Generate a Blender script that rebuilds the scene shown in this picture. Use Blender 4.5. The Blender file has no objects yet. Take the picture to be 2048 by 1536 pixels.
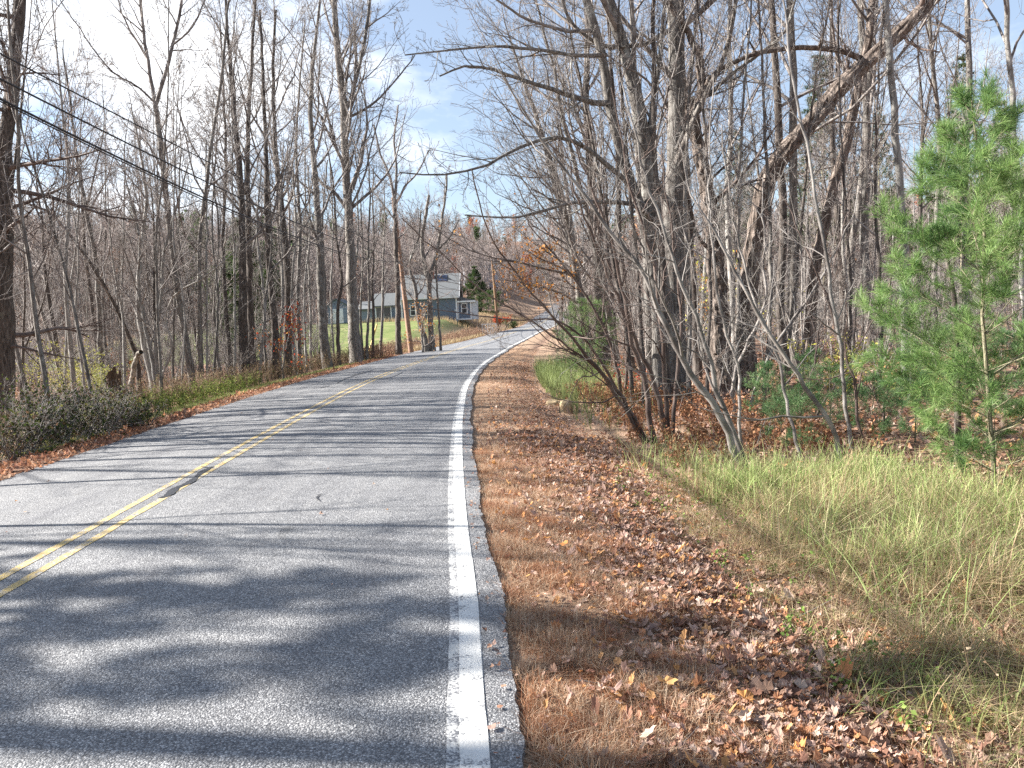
import bpy, math, random
import numpy as np
from math import radians, sin, cos, pi

# ------------------------------------------------------------------ camera, light, exposure
SC = bpy.context.scene
COL = SC.collection
PITCH, ROLL, FPX, CAMH = radians(4.6), radians(2.6), 1538.0, 1.65
SUN_AZ, SUN_EL = radians(-82), radians(31)      # azimuth from +Y, negative = left

cam_d = bpy.data.cameras.new('camera')
cam = bpy.data.objects.new('camera', cam_d); COL.objects.link(cam)
cam_d.sensor_width = 36; cam_d.lens = FPX / 2048 * 36; cam_d.clip_end = 3000; cam_d.clip_start = .05
import mathutils
cam.matrix_world = (mathutils.Matrix.Translation((0, 0, CAMH)) @
                    mathutils.Matrix.Rotation(pi / 2 - PITCH, 4, 'X') @
                    mathutils.Matrix.Rotation(-ROLL, 4, 'Z'))
SC.camera = cam

W = bpy.data.worlds.new('World'); SC.world = W; W.use_nodes = True
nt = W.node_tree; nt.nodes.clear()
def N(t, typ, **kw):
    n = t.nodes.new(typ)
    for k, v in kw.items():
        if k in n.inputs: n.inputs[k].default_value = v
        else: setattr(n, k, v)
    return n
sky = N(nt, 'ShaderNodeTexSky', sky_type='NISHITA', sun_disc=False, sun_elevation=SUN_EL,
        sun_rotation=SUN_AZ, air_density=1.0, dust_density=0.6, ozone_density=1.6)
# soft cumulus: noise on the view direction, thicker round three parts of the sky
geo = N(nt, 'ShaderNodeTexCoord')
mp = N(nt, 'ShaderNodeMapping'); mp.inputs['Scale'].default_value = (1, 1, 1.9)
nt.links.new(geo.outputs['Generated'], mp.inputs['Vector'])
ns = N(nt, 'ShaderNodeTexNoise', Scale=3.6, Detail=9.0, Roughness=0.56, Distortion=0.15)
nt.links.new(mp.outputs[0], ns.inputs['Vector'])
def math_n(t, op, a, b=None, clamp=False):
    m = t.nodes.new('ShaderNodeMath'); m.operation = op; m.use_clamp = clamp
    for i, v in enumerate((a, b)):
        if v is None: continue
        if isinstance(v, (int, float)): m.inputs[i].default_value = v
        else: t.links.new(v, m.inputs[i])
    return m.outputs[0]
def unit(v):
    v = np.array(v, float); return v / np.linalg.norm(v)
acc = ns.outputs['Fac']
for (dirv, rad, amt) in CLOUDS if 'CLOUDS' in globals() else (((-.50, 1, .34), .27, .34), ((-.36, 1, .20), .16, .16), ((-.13, 1, .25), .10, .19),
                        ((.62, 1, .30), .18, .08), ((-.75, 1, .18), .22, .12)):
    d = unit(dirv)
    vm = nt.nodes.new('ShaderNodeVectorMath'); vm.operation = 'DISTANCE'
    nt.links.new(geo.outputs['Generated'], vm.inputs[0]); vm.inputs[1].default_value = tuple(d)
    q = math_n(nt, 'DIVIDE', vm.outputs['Value'], rad)
    q = math_n(nt, 'SUBTRACT', 1.0, q, True)
    q = math_n(nt, 'POWER', q, .6)
    acc = math_n(nt, 'ADD', acc, math_n(nt, 'MULTIPLY', q, amt))
rmp = N(nt, 'ShaderNodeValToRGB')
rmp.color_ramp.elements[0].position = .64; rmp.color_ramp.elements[0].color = (0, 0, 0, 1)
rmp.color_ramp.elements[1].position = .86; rmp.color_ramp.elements[1].color = (1, 1, 1, 1)
nt.links.new(acc, rmp.inputs[0])
mx = N(nt, 'ShaderNodeMixRGB'); mx.inputs[2].default_value = (8.2, 8.4, 8.7, 1)
veil = N(nt, 'ShaderNodeMixRGB'); veil.inputs[0].default_value = .22; veil.inputs[2].default_value = (6.6, 7.2, 8.2, 1)   # thin high cloud
nt.links.new(sky.outputs[0], veil.inputs[1])
nt.links.new(rmp.outputs[0], mx.inputs[0]); nt.links.new(veil.outputs[0], mx.inputs[1])
bg = N(nt, 'ShaderNodeBackground', Strength=.050)
nt.links.new(mx.outputs[0], bg.inputs[0])
wo = N(nt, 'ShaderNodeOutputWorld'); nt.links.new(bg.outputs[0], wo.inputs[0])

sl = bpy.data.lights.new('sun', 'SUN'); sl.energy = 5.0; sl.angle = radians(.55); sl.color = (1, .955, .89)
so = bpy.data.objects.new('sun', sl); COL.objects.link(so)
sd = mathutils.Vector((sin(SUN_AZ) * cos(SUN_EL), cos(SUN_AZ) * cos(SUN_EL), sin(SUN_EL)))
so.rotation_euler = sd.to_track_quat('Z', 'Y').to_euler(); so.location = sd * 60

vs = SC.view_settings
vs.view_transform = 'Standard'; vs.look = 'None'; vs.exposure = 1.95; vs.gamma = 1; vs.use_curve_mapping = False
SC.cycles.max_bounces = 5; SC.cycles.diffuse_bounces = 2; SC.cycles.glossy_bounces = 2
SC.cycles.transmission_bounces = 3; SC.cycles.transparent_max_bounces = 4
SC.cycles.use_denoising = False
SC.render.film_transparent = False

# ------------------------------------------------------------------ helpers
def at(x, y, Y):
    """photo pixel (2048 wide) at forward distance Y metres -> world point"""
    u = (x - 1024) / FPX; v = -(y - 768) / FPX
    cr, sr = cos(ROLL), sin(ROLL)
    u2 = u * cr + v * sr; v2 = -u * sr + v * cr
    dy = cos(PITCH) + v2 * sin(PITCH); dz = -sin(PITCH) + v2 * cos(PITCH)
    t = Y / dy
    return np.array((u2 * t, Y, CAMH + dz * t))

def link(name, me, mat=None, parent=None):
    o = bpy.data.objects.new(name, me); COL.objects.link(o)
    if mat is not None: me.materials.append(mat)
    if parent is not None: o.parent = parent
    return o
def tag(o, label=None, cat=None, group=None, kind=None):
    if label: o['label'] = label
    if cat: o['category'] = cat
    if group: o['group'] = group
    if kind: o['kind'] = kind
    return o
def empty(name, loc, label=None, cat=None, group=None):
    o = bpy.data.objects.new(name, None); COL.objects.link(o); o.location = loc
    o.empty_display_size = .2
    return tag(o, label, cat, group)

def mesh_np(name, V, F, smooth=False, col=None):
    """F: list of (M,k) int arrays of faces"""
    me = bpy.data.meshes.new(name)
    V = np.asarray(V, np.float32).reshape(-1, 3)
    me.vertices.add(len(V)); me.vertices.foreach_set('co', V.ravel())
    F = [np.asarray(f, np.int32) for f in F if len(f)]
    loops = np.concatenate([f.ravel() for f in F]) if F else np.zeros(0, np.int32)
    tot = np.concatenate([np.full(len(f), f.shape[1], np.int32) for f in F])
    start = np.concatenate(([0], np.cumsum(tot)[:-1])).astype(np.int32)
    me.loops.add(len(loops)); me.loops.foreach_set('vertex_index', loops)
    me.polygons.add(len(tot)); me.polygons.foreach_set('loop_start', start)
    me.polygons.foreach_set('loop_total', tot)
    me.polygons.foreach_set('use_smooth', np.full(len(tot), smooth))
    if col is not None:
        a = me.color_attributes.new('Col', 'FLOAT_COLOR', 'POINT')
        c = np.ones((len(V), 4), np.float32); c[:, :3] = col
        a.data.foreach_set('color', c.ravel())
    me.update(calc_edges=True); me.validate()
    return me

def nrm(a): return a / (np.linalg.norm(a, axis=-1, keepdims=True) + 1e-9)

class Tubes:
    def __init__(s): s.g = []
    def add(s, pts, rad, sides=4):
        pts = np.asarray(pts, float); rad = np.asarray(rad, float)
        if pts.ndim == 2: pts = pts[None]; rad = rad[None]
        if len(pts): s.g.append((pts, rad, sides))
    def arrays(s, org=(0, 0, 0)):
        Vs, Fs, off = [], [], 0
        for P, R, k in s.g:
            B, n = P.shape[:2]
            T = np.empty_like(P); T[:, 1:-1] = P[:, 2:] - P[:, :-2]; T[:, 0] = P[:, 1] - P[:, 0]; T[:, -1] = P[:, -1] - P[:, -2]
            T = nrm(T)
            m = nrm(P[:, -1] - P[:, 0]); ref = np.zeros((B, 3)); ref[np.arange(B), np.argmin(np.abs(m), 1)] = 1
            U = nrm(np.cross(T, ref[:, None, :])); Wv = np.cross(T, U)
            a = np.arange(k) * 2 * pi / k
            V = P[:, :, None] + R[:, :, None, None] * (U[:, :, None] * np.cos(a)[:, None] + Wv[:, :, None] * np.sin(a)[:, None])
            Vs.append(V.reshape(-1, 3))
            b = (np.arange(B) * n * k)[:, None, None] + (np.arange(n - 1) * k)[None, :, None] + off
            i0 = b + np.arange(k); i1 = b + (np.arange(k) + 1) % k
            q = np.stack((i0, i0 + k, i1 + k, i1), -1)      # outward winding
            Fs.append(q.reshape(-1, 4)[:, ::-1]); off += B * n * k
        V = np.concatenate(Vs) - np.asarray(org)
        return V, np.concatenate(Fs)
    def build(s, name, mat, parent=None, org=(0, 0, 0), smooth=True):
        V, F = s.arrays(org)
        return link(name, mesh_np(name, V, [F], smooth), mat, parent)

def smooth_path(P, n):
    """Catmull-Rom resample"""
    P = np.asarray(P, float)
    if len(P) == 2: P = np.stack((P[0], (P[0] + P[1]) / 2, P[1]))
    Q = np.vstack((2 * P[0] - P[1], P, 2 * P[-1] - P[-2]))
    d = np.concatenate(([0], np.cumsum(np.linalg.norm(np.diff(P, axis=0), axis=1))))
    s = np.linspace(0, d[-1], n); out = []
    for v in s:
        i = min(len(P) - 2, max(0, np.searchsorted(d, v, side='right') - 1))
        t = (v - d[i]) / max(1e-6, d[i + 1] - d[i])
        p0, p1, p2, p3 = Q[i], Q[i + 1], Q[i + 2], Q[i + 3]
        out.append(.5 * ((2 * p1) + (-p0 + p2) * t + (2 * p0 - 5 * p1 + 4 * p2 - p3) * t * t + (-p0 + 3 * p1 - 3 * p2 + p3) * t ** 3))
    return np.array(out)

# boxes and prisms for the built things
class MB:
    def __init__(s): s.v = []; s.f = []
    def box(s, a, b):
        x0, y0, z0 = a; x1, y1, z1 = b; n = len(s.v)
        s.v += [(x0, y0, z0), (x1, y0, z0), (x1, y1, z0), (x0, y1, z0), (x0, y0, z1), (x1, y0, z1), (x1, y1, z1), (x0, y1, z1)]
        s.f += [tuple(n + i for i in q) for q in ((0, 3, 2, 1), (4, 5, 6, 7), (0, 1, 5, 4), (1, 2, 6, 5), (2, 3, 7, 6), (3, 0, 4, 7))]
        return s
    def poly(s, pts, ext):
        """prism: polygon pts pushed by vector ext"""
        n = len(s.v); k = len(pts); e = np.array(ext)
        s.v += [tuple(p) for p in pts] + [tuple(np.array(p) + e) for p in pts]
        s.f += [tuple(n + i for i in range(k))[::-1], tuple(n + k + i for i in range(k))]
        s.f += [(n + i, n + (i + 1) % k, n + k + (i + 1) % k, n + k + i) for i in range(k)]
        return s
    def build(s, name, mat, parent=None):
        me = bpy.data.meshes.new(name); me.from_pydata(s.v, [], s.f); me.update()
        import bmesh
        bm = bmesh.new(); bm.from_mesh(me); bmesh.ops.recalc_face_normals(bm, faces=bm.faces); bm.to_mesh(me); bm.free()
        return link(name, me, mat, parent)

# ------------------------------------------------------------------ materials
def new_mat(name):
    m = bpy.data.materials.new(name); m.use_nodes = True
    t = m.node_tree; t.nodes.clear()
    b = t.nodes.new('ShaderNodeBsdfPrincipled'); o = t.nodes.new('ShaderNodeOutputMaterial')
    t.links.new(b.outputs[0], o.inputs[0])
    b.inputs['Specular IOR Level'].default_value = .3
    return m, t, b, o
def ramp(t, fac, stops, interp='LINEAR'):
    r = t.nodes.new('ShaderNodeValToRGB'); e = r.color_ramp.elements
    while len(e) < len(stops): e.new(.5)
    for i, (p, c) in enumerate(stops):
        e[i].position = p; e[i].color = (*c, 1) if len(c) == 3 else c
    r.color_ramp.interpolation = interp
    t.links.new(fac, r.inputs[0]); return r.outputs[0]
def noise(t, scale, detail=4, rough=.55, vec=None, dim='3D', dist=0):
    n = t.nodes.new('ShaderNodeTexNoise'); n.inputs['Scale'].default_value = scale
    n.inputs['Detail'].default_value = detail; n.inputs['Roughness'].default_value = rough
    n.inputs['Distortion'].default_value = dist
    if vec is not None: t.links.new(vec, n.inputs['Vector'])
    return n.outputs['Fac']
def objcoord(t, scale=(1, 1, 1)):
    c = t.nodes.new('ShaderNodeTexCoord'); m = t.nodes.new('ShaderNodeMapping')
    m.inputs['Scale'].default_value = scale
    t.links.new(c.outputs['Object'], m.inputs['Vector']); return m.outputs[0]
def mix(t, fac, a, b, mode='MIX'):
    m = t.nodes.new('ShaderNodeMixRGB'); m.blend_type = mode
    for i, v in enumerate((fac, a, b)):
        if isinstance(v, (int, float)): m.inputs[i].default_value = v
        elif isinstance(v, tuple): m.inputs[i].default_value = (*v, 1)
        else: t.links.new(v, m.inputs[i])
    return m.outputs[0]
def bump(t, b, h, strength, dist):
    n = t.nodes.new('ShaderNodeBump'); n.inputs['Strength'].default_value = strength; n.inputs['Distance'].default_value = dist
    t.links.new(h, n.inputs['Height']); t.links.new(n.outputs[0], b.inputs['Normal'])
def rnd(t):
    return t.nodes.new('ShaderNodeObjectInfo').outputs['Random']

def bark_mat(name, dark, mid, pale, lichen=None, vert=14, tint=.25, plates=0.5, lich_pos=.58):
    m, t, b, o = new_mat(name)
    v = objcoord(t, (vert, vert, vert * .18))
    n1 = noise(t, 1.6, 6, .65, v, dist=.6)
    n2 = noise(t, 2.2, 4, .6, objcoord(t))
    c = ramp(t, n1, [(.30, dark), (.48, mid), (.68, pale)])
    if lichen:
        f = ramp(t, n2, [(lich_pos, (0, 0, 0)), (lich_pos + .12, (1, 1, 1))])
        c = mix(t, f, c, lichen)
    r = rnd(t)
    g = ramp(t, r, [(0, (1 - tint,) * 3), (1, (1 + 0 * tint, 1 - tint * .12, 1 - tint * .22))])
    c = mix(t, 1.0, c, g, 'MULTIPLY')
    t.links.new(c, b.inputs['Base Color']); b.inputs['Roughness'].default_value = .9
    bump(t, b, n1, min(1, plates * 1.3), .09 if plates >= 1 else .05)
    return m
M = {}
M['bark_grey'] = bark_mat('bark_grey', (.045, .039, .035), (.17, .155, .14), (.34, .325, .30), (.40, .40, .37))
M['bark_dark'] = bark_mat('bark_dark', (.028, .023, .02), (.095, .08, .07), (.21, .185, .165), (.22, .22, .18), lich_pos=.66)
M['bark_shaggy'] = bark_mat('bark_shaggy', (.03, .023, .019), (.15, .118, .098), (.36, .30, .26), None, vert=9, plates=1.0, tint=.1)
M['bark_pale'] = bark_mat('bark_pale', (.13, .12, .11), (.28, .27, .25), (.44, .43, .41), (.12, .11, .09), vert=7, lich_pos=.6)
M['bark_pine'] = bark_mat('bark_pine', (.10, .09, .06), (.21, .19, .12), (.34, .31, .22), None, vert=20, tint=.05)
def twig_mat(name, c0, c1, lo=.75):
    m, t, b, o = new_mat(name)
    n = noise(t, 3.5, 3, .6, objcoord(t))
    c = ramp(t, n, [(.35, c0), (.62, c1)])
    c = mix(t, 1.0, c, ramp(t, rnd(t), [(0, (lo, lo, lo)), (1, (1.0, .97, .95))]), 'MULTIPLY')
    t.links.new(c, b.inputs['Base Color']); b.inputs['Roughness'].default_value = .75
    return m
M['twig'] = twig_mat('twig', (.12, .10, .092), (.32, .295, .275))
M['twig_dark'] = twig_mat('twig_dark', (.085, .06, .05), (.20, .155, .135))
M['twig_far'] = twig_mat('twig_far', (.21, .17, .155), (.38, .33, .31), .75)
M['twig_brush'] = twig_mat('twig_brush', (.18, .16, .145), (.38, .35, .325))

def colattr_mat(name, rough=.7, trans=.3, spec=.3, tint=None):
    m, t, b, o = new_mat(name)
    a = t.nodes.new('ShaderNodeVertexColor'); a.layer_name = 'Col'
    c = a.outputs[0]
    t.links.new(c, b.inputs['Base Color']); b.inputs['Roughness'].default_value = rough
    b.inputs['Specular IOR Level'].default_value = spec
    if trans > 0:
        tr = t.nodes.new('ShaderNodeBsdfTranslucent'); t.links.new(c, tr.inputs[0])
        ms = t.nodes.new('ShaderNodeMixShader'); ms.inputs[0].default_value = trans
        t.links.new(b.outputs[0], ms.inputs[1]); t.links.new(tr.outputs[0], ms.inputs[2]); t.links.new(ms.outputs[0], o.inputs[0])
    return m
M['leaf'] = colattr_mat('leaf', .85, .25, .12)
M['grass'] = colattr_mat('grass', .55, .35)
M['needle'] = colattr_mat('needle', .45, .45)

def plain(name, col, rough=.6, nz=.12, scale=6, metallic=0, spec=.4):
    m, t, b, o = new_mat(name)
    n = noise(t, scale, 5, .6, objcoord(t))
    k = tuple(min(1, x * (1 + nz)) for x in col); d = tuple(x * (1 - nz) for x in col)
    t.links.new(ramp(t, n, [(.3, d), (.7, k)]), b.inputs['Base Color'])
    b.inputs['Roughness'].default_value = rough; b.inputs['Metallic'].default_value = metallic
    b.inputs['Specular IOR Level'].default_value = spec
    return m

# ------------------------------------------------------------------ the lie of the land
T_Y = [-60, -20, 0, 2.7, 4.6, 6.2, 9, 12, 14, 22, 26, 33, 44, 56, 64, 72, 88, 95, 112, 125, 140, 155, 185, 215, 225, 250, 300, 400, 700]
T_R = [1.6, .9, .25, 0, -.13, -.27, -.48, -.67, -.78, -1.05, -1.06, -.9, -.28, .42, 1.05, 1.7, 3.1, 3.9, 6.1, 8.1, 10.3, 12, 16.1, 20.4, 22, 28, 48, 105, 300]
T_L = [-4.6, -5.3, -5.9, -6.05, -6.15, -6.22, -6.38, -6.56, -6.68, -7.05, -7.12, -7.0, -6.75, -6.1, -5.35, -4.55, -3.1, -2.35, .1, 2.05, 3.6, 5.2, 9.3, 13.5, 15.1, 20.5, 40, 96, 290]
Z_Y = [-60, 56, 72, 88, 95, 112, 125, 140, 155, 185, 215, 225, 250, 300, 350, 400, 450, 550, 700]
Z_Z = [0, 0, .05, .2, .33, .62, 1.0, 1.6, 2.45, 4.15, 6.65, 7.4, 8.6, 9.6, 10.2, 10.5, 10.7, 11, 11]
def pchip(xs, ys):
    xs = np.array(xs, float); ys = np.array(ys, float)
    h = np.diff(xs); d = np.diff(ys) / h
    m = np.zeros(len(xs)); m[0] = d[0]; m[-1] = d[-1]
    for i in range(1, len(xs) - 1):
        m[i] = 0 if d[i - 1] * d[i] <= 0 else 2 * d[i - 1] * d[i] / (d[i - 1] + d[i])
    def f(q):
        q = np.clip(np.asarray(q, float), xs[0], xs[-1])
        i = np.clip(np.searchsorted(xs, q, side='right') - 1, 0, len(xs) - 2)
        t = (q - xs[i]) / h[i]
        return ((2 * t ** 3 - 3 * t * t + 1) * ys[i] + (t ** 3 - 2 * t * t + t) * h[i] * m[i] +
                (-2 * t ** 3 + 3 * t * t) * ys[i + 1] + (t ** 3 - t * t) * h[i] * m[i + 1])
    return f
XR = pchip(T_Y, T_R); XL = pchip(T_Y, T_L); ZC = pchip(Z_Y, Z_Z)
def sst(x, a, b):
    t = np.clip((np.asarray(x, float) - a) / (b - a), 0, 1); return t * t * (3 - 2 * t)
PR_E = [0, .35, 1.1, 1.8, 2.6, 4, 7, 12, 30, 60, 120, 300]
PR_Z = [-.075, -.075, -.12, -.24, -.22, -.16, -.06, .02, .5, 2.2, 8, 22]
PL_E = [0, .6, 1.4, 2.6, 5, 15, 40, 80, 150, 300]
PL_Z = [-.045, -.06, -.14, -.24, -.3, -.32, -.2, .6, 5, 14]
PRf = pchip(PR_E, PR_Z); PLf = pchip(PL_E, PL_Z)
def ground(X, Y):
    X = np.asarray(X, float); Y = np.asarray(Y, float)
    er = X - XR(Y); el = XL(Y) - X
    z = ZC(Y) + np.where(er > 0, PRf(np.maximum(er, 0)), np.where(el > 0, PLf(np.maximum(el, 0)), -.06))
    z = z + 2.35 * sst(Y, 57, 98) * (1 - sst(Y, 112, 180)) * sst(el, .8, 6.5)
    z = z + .7 * sst(el, 1, 10) * sst(Y, 110, 160)
    z = z + 5.5 * sst(Y, 135, 215) * sst(el, 3, 24)
    z = z + 27 * sst(Y, 190, 430) * sst(np.maximum(er, el), 3, 60)
    e = np.maximum(er, el)
    w = sst(e, 1.2, 5)
    z = z + w * (.05 * np.sin(X * 1.1 + Y * .7) * np.sin(Y * .9 - X * .4) + .06 * np.sin(X * .31 + 1.3) * np.sin(Y * .27))
    z = z + sst(e, 25, 90) * 1.0 * np.sin(X * .05 + 1) * np.sin(Y * .043)
    return z
def gz(x, y): return float(ground(x, y))

# ------------------------------------------------------------------ terrain sheet
def grow_steps(lims):
    out = [0.]
    for lim, st in lims:
        while out[-1] < lim - 1e-6: out.append(out[-1] + st)
    return np.array(out)
er = grow_steps([(3, .12), (8, .3), (20, 1), (60, 4), (160, 12), (480, 40)])
el = er.copy()
mid = np.linspace(0, 1, 7)[1:-1]
ys = np.concatenate((np.arange(-60, -2, 3.), np.arange(-2, 30, .25), np.arange(30, 70, .8), np.arange(70, 150, 2.5), np.arange(150, 300, 6), np.arange(300, 701, 16.)))
rows = []
for Y in ys:
    xr, xl = float(XR(Y)), float(XL(Y))
    rows.append(np.concatenate((xl - el[::-1], xl + (xr - xl) * mid, xr + er)))
GX = np.array(rows); GY = np.repeat(ys[:, None], GX.shape[1], 1); GZ = ground(GX, GY)
# ragged near ground
rg = np.random.default_rng(5)
e_ = np.maximum(GX - XR(GY), XL(GY) - GX)
GZ = GZ + rg.normal(0, .012, GZ.shape) * sst(e_, .3, 1.5) * (GY < 40)
ny, nx = GX.shape
idx = np.arange(ny * nx).reshape(ny, nx)
F = np.stack((idx[:-1, :-1], idx[:-1, 1:], idx[1:, 1:], idx[1:, :-1]), -1).reshape(-1, 4)
eR = GX - XR(GY); eL = XL(GY) - GX
def zones(X, Y):
    eR = X - XR(Y); eL = XL(Y) - X
    wob = .8 * np.sin(X * .5) + .6 * np.sin(Y * .6 + X * .2)
    lawn = sst(Y + wob, 52, 56) * (1 - sst(Y, 104, 108)) * sst(eL + .3 * wob, 2.2, 4.5) * (1 - sst(eL + wob, 34, 38))
    lawn = np.maximum(lawn, .75 * sst(eL, .7, 1.0) * (1 - sst(eL, 1.5, 2.3)) * sst(Y, 12, 16) * (1 - sst(Y, 38, 48)))
    dry = np.maximum((1 - sst(eR, 1.0, 1.7)) * (eR > -.5), 0)
    tall = sst(eR, 1.5, 2.0) * (1 - sst(eR, 3.0, 5.0))
    dry = np.maximum(dry, tall * .8)
    field = sst(Y, 100, 108) * (1 - sst(Y, 150, 175)) * sst(eL, .2, 1) * (1 - sst(eL, 22, 34))
    field = np.maximum(field, sst(Y, 60, 66) * (1 - sst(Y, 150, 170)) * sst(eL, .2, .8) * (1 - sst(eL, 3.0, 5.5)))
    field = np.maximum(field, .9 * sst(Y, 150, 180) * (1 - sst(Y, 300, 320)) * (1 - sst(eL, 6, 14)) * (eL > 0))
    dry = np.maximum(dry, field)
    return lawn, dry
lw, dr = zones(GX, GY)
lw = lw * (1 - .55 * dr * (GY > 60))
me = mesh_np('ground', np.stack((GX, GY, GZ), -1).reshape(-1, 3), [F], True,
             np.stack((lw, dr, np.zeros_like(lw)), -1).reshape(-1, 3))
gm, t, b, o = new_mat('ground')
a = t.nodes.new('ShaderNodeVertexColor'); a.layer_name = 'Col'
sep = t.nodes.new('ShaderNodeSeparateColor'); t.links.new(a.outputs[0], sep.inputs[0])
oc = objcoord(t)
vo = t.nodes.new('ShaderNodeTexVoronoi'); vo.inputs['Scale'].default_value = 16; t.links.new(oc, vo.inputs['Vector'])
vsep = t.nodes.new('ShaderNodeSeparateColor'); t.links.new(vo.outputs['Color'], vsep.inputs[0])
litter = ramp(t, vsep.outputs[0], [(0, (.05, .03, .02)), (.25, (.16, .085, .05)), (.55, (.30, .18, .12)), (.8, (.40, .27, .20)), (1, (.26, .10, .04))])
litter = mix(t, ramp(t, noise(t, .8, 5, .6, oc), [(.45, (0, 0, 0)), (.65, (1, 1, 1))]), litter, mix(t, .6, litter, (.13, .075, .045)))
fine = noise(t, 40, 6, .75, oc); big = noise(t, .5, 5, .6, oc)
dryc = ramp(t, fine, [(.3, (.14, .09, .06)), (.5, (.33, .23, .155)), (.7, (.50, .38, .27))])
dryc = mix(t, ramp(t, noise(t, 2.5, 4, .6, oc), [(.35, (0, 0, 0)), (.7, (1, 1, 1))]), dryc, mix(t, .5, dryc, (.20, .11, .065)))
lawnc = ramp(t, noise(t, 1.2, 8, .75, oc), [(.3, (.07, .095, .025)), (.5, (.125, .16, .04)), (.72, (.21, .20, .08))])
lawnc = mix(t, ramp(t, big, [(.5, (0, 0, 0)), (.68, (1, 1, 1))]), lawnc, (.22, .20, .09))
c = mix(t, sep.outputs[1], litter, dryc)
c = mix(t, sep.outputs[0], c, lawnc)
t.links.new(c, b.inputs['Base Color']); b.inputs['Roughness'].default_value = .95
hb = mix(t, .5, vo.outputs['Distance'], fine)
bump(t, b, hb, .8, .03)
tag(link('ground', me, gm), kind='structure')

# ------------------------------------------------------------------ road and its markings
def road_z(X, Y, lift=0.):
    xr, xl = XR(Y), XL(Y); q = (X - xl) / (xr - xl)
    return ZC(Y) - .045 * (2 * q - .96) ** 2 + .02 + lift
ryl = np.concatenate((np.arange(-60, 0, 2.), np.arange(0, 30, .3), np.arange(30, 120, 1.), np.arange(120, 420, 3.)))
def strip(q0=None, q1=None, off=None, w=None, n=2, lift=0., ylist=ryl, ragged=0, seed=0):
    """a sheet on the road between fractions, or centred at an offset from the right edge"""
    r = np.random.default_rng(seed); P = []
    for Y in ylist:
        xr, xl = float(XR(Y)), float(XL(Y))
        if off is None: x0, x1 = xl + (xr - xl) * q0, xl + (xr - xl) * q1
        else:
            c0 = off(Y, xl, xr); x0, x1 = c0 - w / 2, c0 + w / 2
        if ragged: x0 += r.normal(0, ragged); x1 += r.normal(0, ragged)
        xs = np.linspace(x0, x1, n)
        P.append(np.stack((xs, np.full(n, Y), road_z(xs, Y, lift)), -1))
    P = np.array(P); k = len(P)
    I = np.arange(k * n).reshape(k, n)
    F = np.stack((I[:-1, :-1], I[:-1, 1:], I[1:, 1:], I[1:, :-1]), -1).reshape(-1, 4)
    return P.reshape(-1, 3), F
# asphalt slab with a broken, crumbling edge
yl = np.concatenate((np.arange(-60, 0, 2.), np.arange(0, 12, .05), np.arange(12, 30, .25), np.arange(30, 120, 1.), np.arange(120, 420, 3.)))
rr = np.random.default_rng(3); P = []; nn = 15
for Y in yl:
    xr, xl = float(XR(Y)), float(XL(Y))
    j = .006 if Y < 30 else .03
    wob = .02 * sin(Y * 1.7) + .010 * sin(Y * 4.1 + 1) + .004 * sin(Y * 13.3)
    xs = np.linspace(xl + wob + rr.normal(0, j), xr + wob * .8 + rr.normal(0, j), nn)
    zz = road_z(xs, Y)
    P.append(np.concatenate(([[xs[0] - .03, Y, zz[0] - .2]], np.stack((xs, np.full(nn, Y), zz), -1), [[xs[-1] + .03, Y, zz[-1] - .2]])))
P = np.array(P); k, nn2 = P.shape[:2]; I = np.arange(k * nn2).reshape(k, nn2)
F = np.stack((I[:-1, :-1], I[:-1, 1:], I[1:, 1:], I[1:, :-1]), -1).reshape(-1, 4)
am, t, b, o = new_mat('asphalt')
oc = objcoord(t)
vo = t.nodes.new('ShaderNodeTexVoronoi'); vo.inputs['Scale'].default_value = 115; t.links.new(oc, vo.inputs['Vector'])
vs_ = t.nodes.new('ShaderNodeSeparateColor'); t.links.new(vo.outputs['Color'], vs_.inputs[0])
stone = ramp(t, vs_.outputs[0], [(0, (.16, .161, .166)), (.45, (.26, .261, .266)), (.8, (.36, .36, .361)), (.94, (.50, .50, .495)), (1, (.60, .59, .58))])
gap = ramp(t, vo.outputs['Distance'], [(.32, (1, 1, 1)), (.62, (.42, .42, .43))])
c = mix(t, 1.0, stone, gap, 'MULTIPLY')
c = mix(t, 1.0, c, ramp(t, noise(t, .6, 6, .6, oc), [(.3, (.84, .84, .85)), (.7, (1.1, 1.1, 1.09))]), 'MULTIPLY')
c = mix(t, 1.0, c, ramp(t, noise(t, 6, 5, .6, oc), [(.3, (.88, .88, .88)), (.7, (1.08, 1.08, 1.08))]), 'MULTIPLY')
wv = noise(t, 1.0, 5, .6, objcoord(t, (2.6, .12, 1)))
c = mix(t, 1.0, c, ramp(t, wv, [(.30, (.76, .76, .78)), (.5, (1, 1, 1)), (.68, (1.16, 1.15, 1.13))]), 'MULTIPLY')
sp = noise(t, 1.7, 3, .5, objcoord(t, (1.3, .8, 1)))
c = mix(t, ramp(t, sp, [(.66, (0, 0, 0)), (.72, (1, 1, 1))]), c, mix(t, 1.0, c, (.80, .79, .78), 'MULTIPLY'))
t.links.new(c, b.inputs['Base Color']); b.inputs['Roughness'].default_value = .62; b.inputs['Specular IOR Level'].default_value = .45
bump(t, b, vo.outputs['Distance'], .7, -.006)
tag(link('road', mesh_np('road', P.reshape(-1, 3), [F], False), am), kind='structure')

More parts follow.
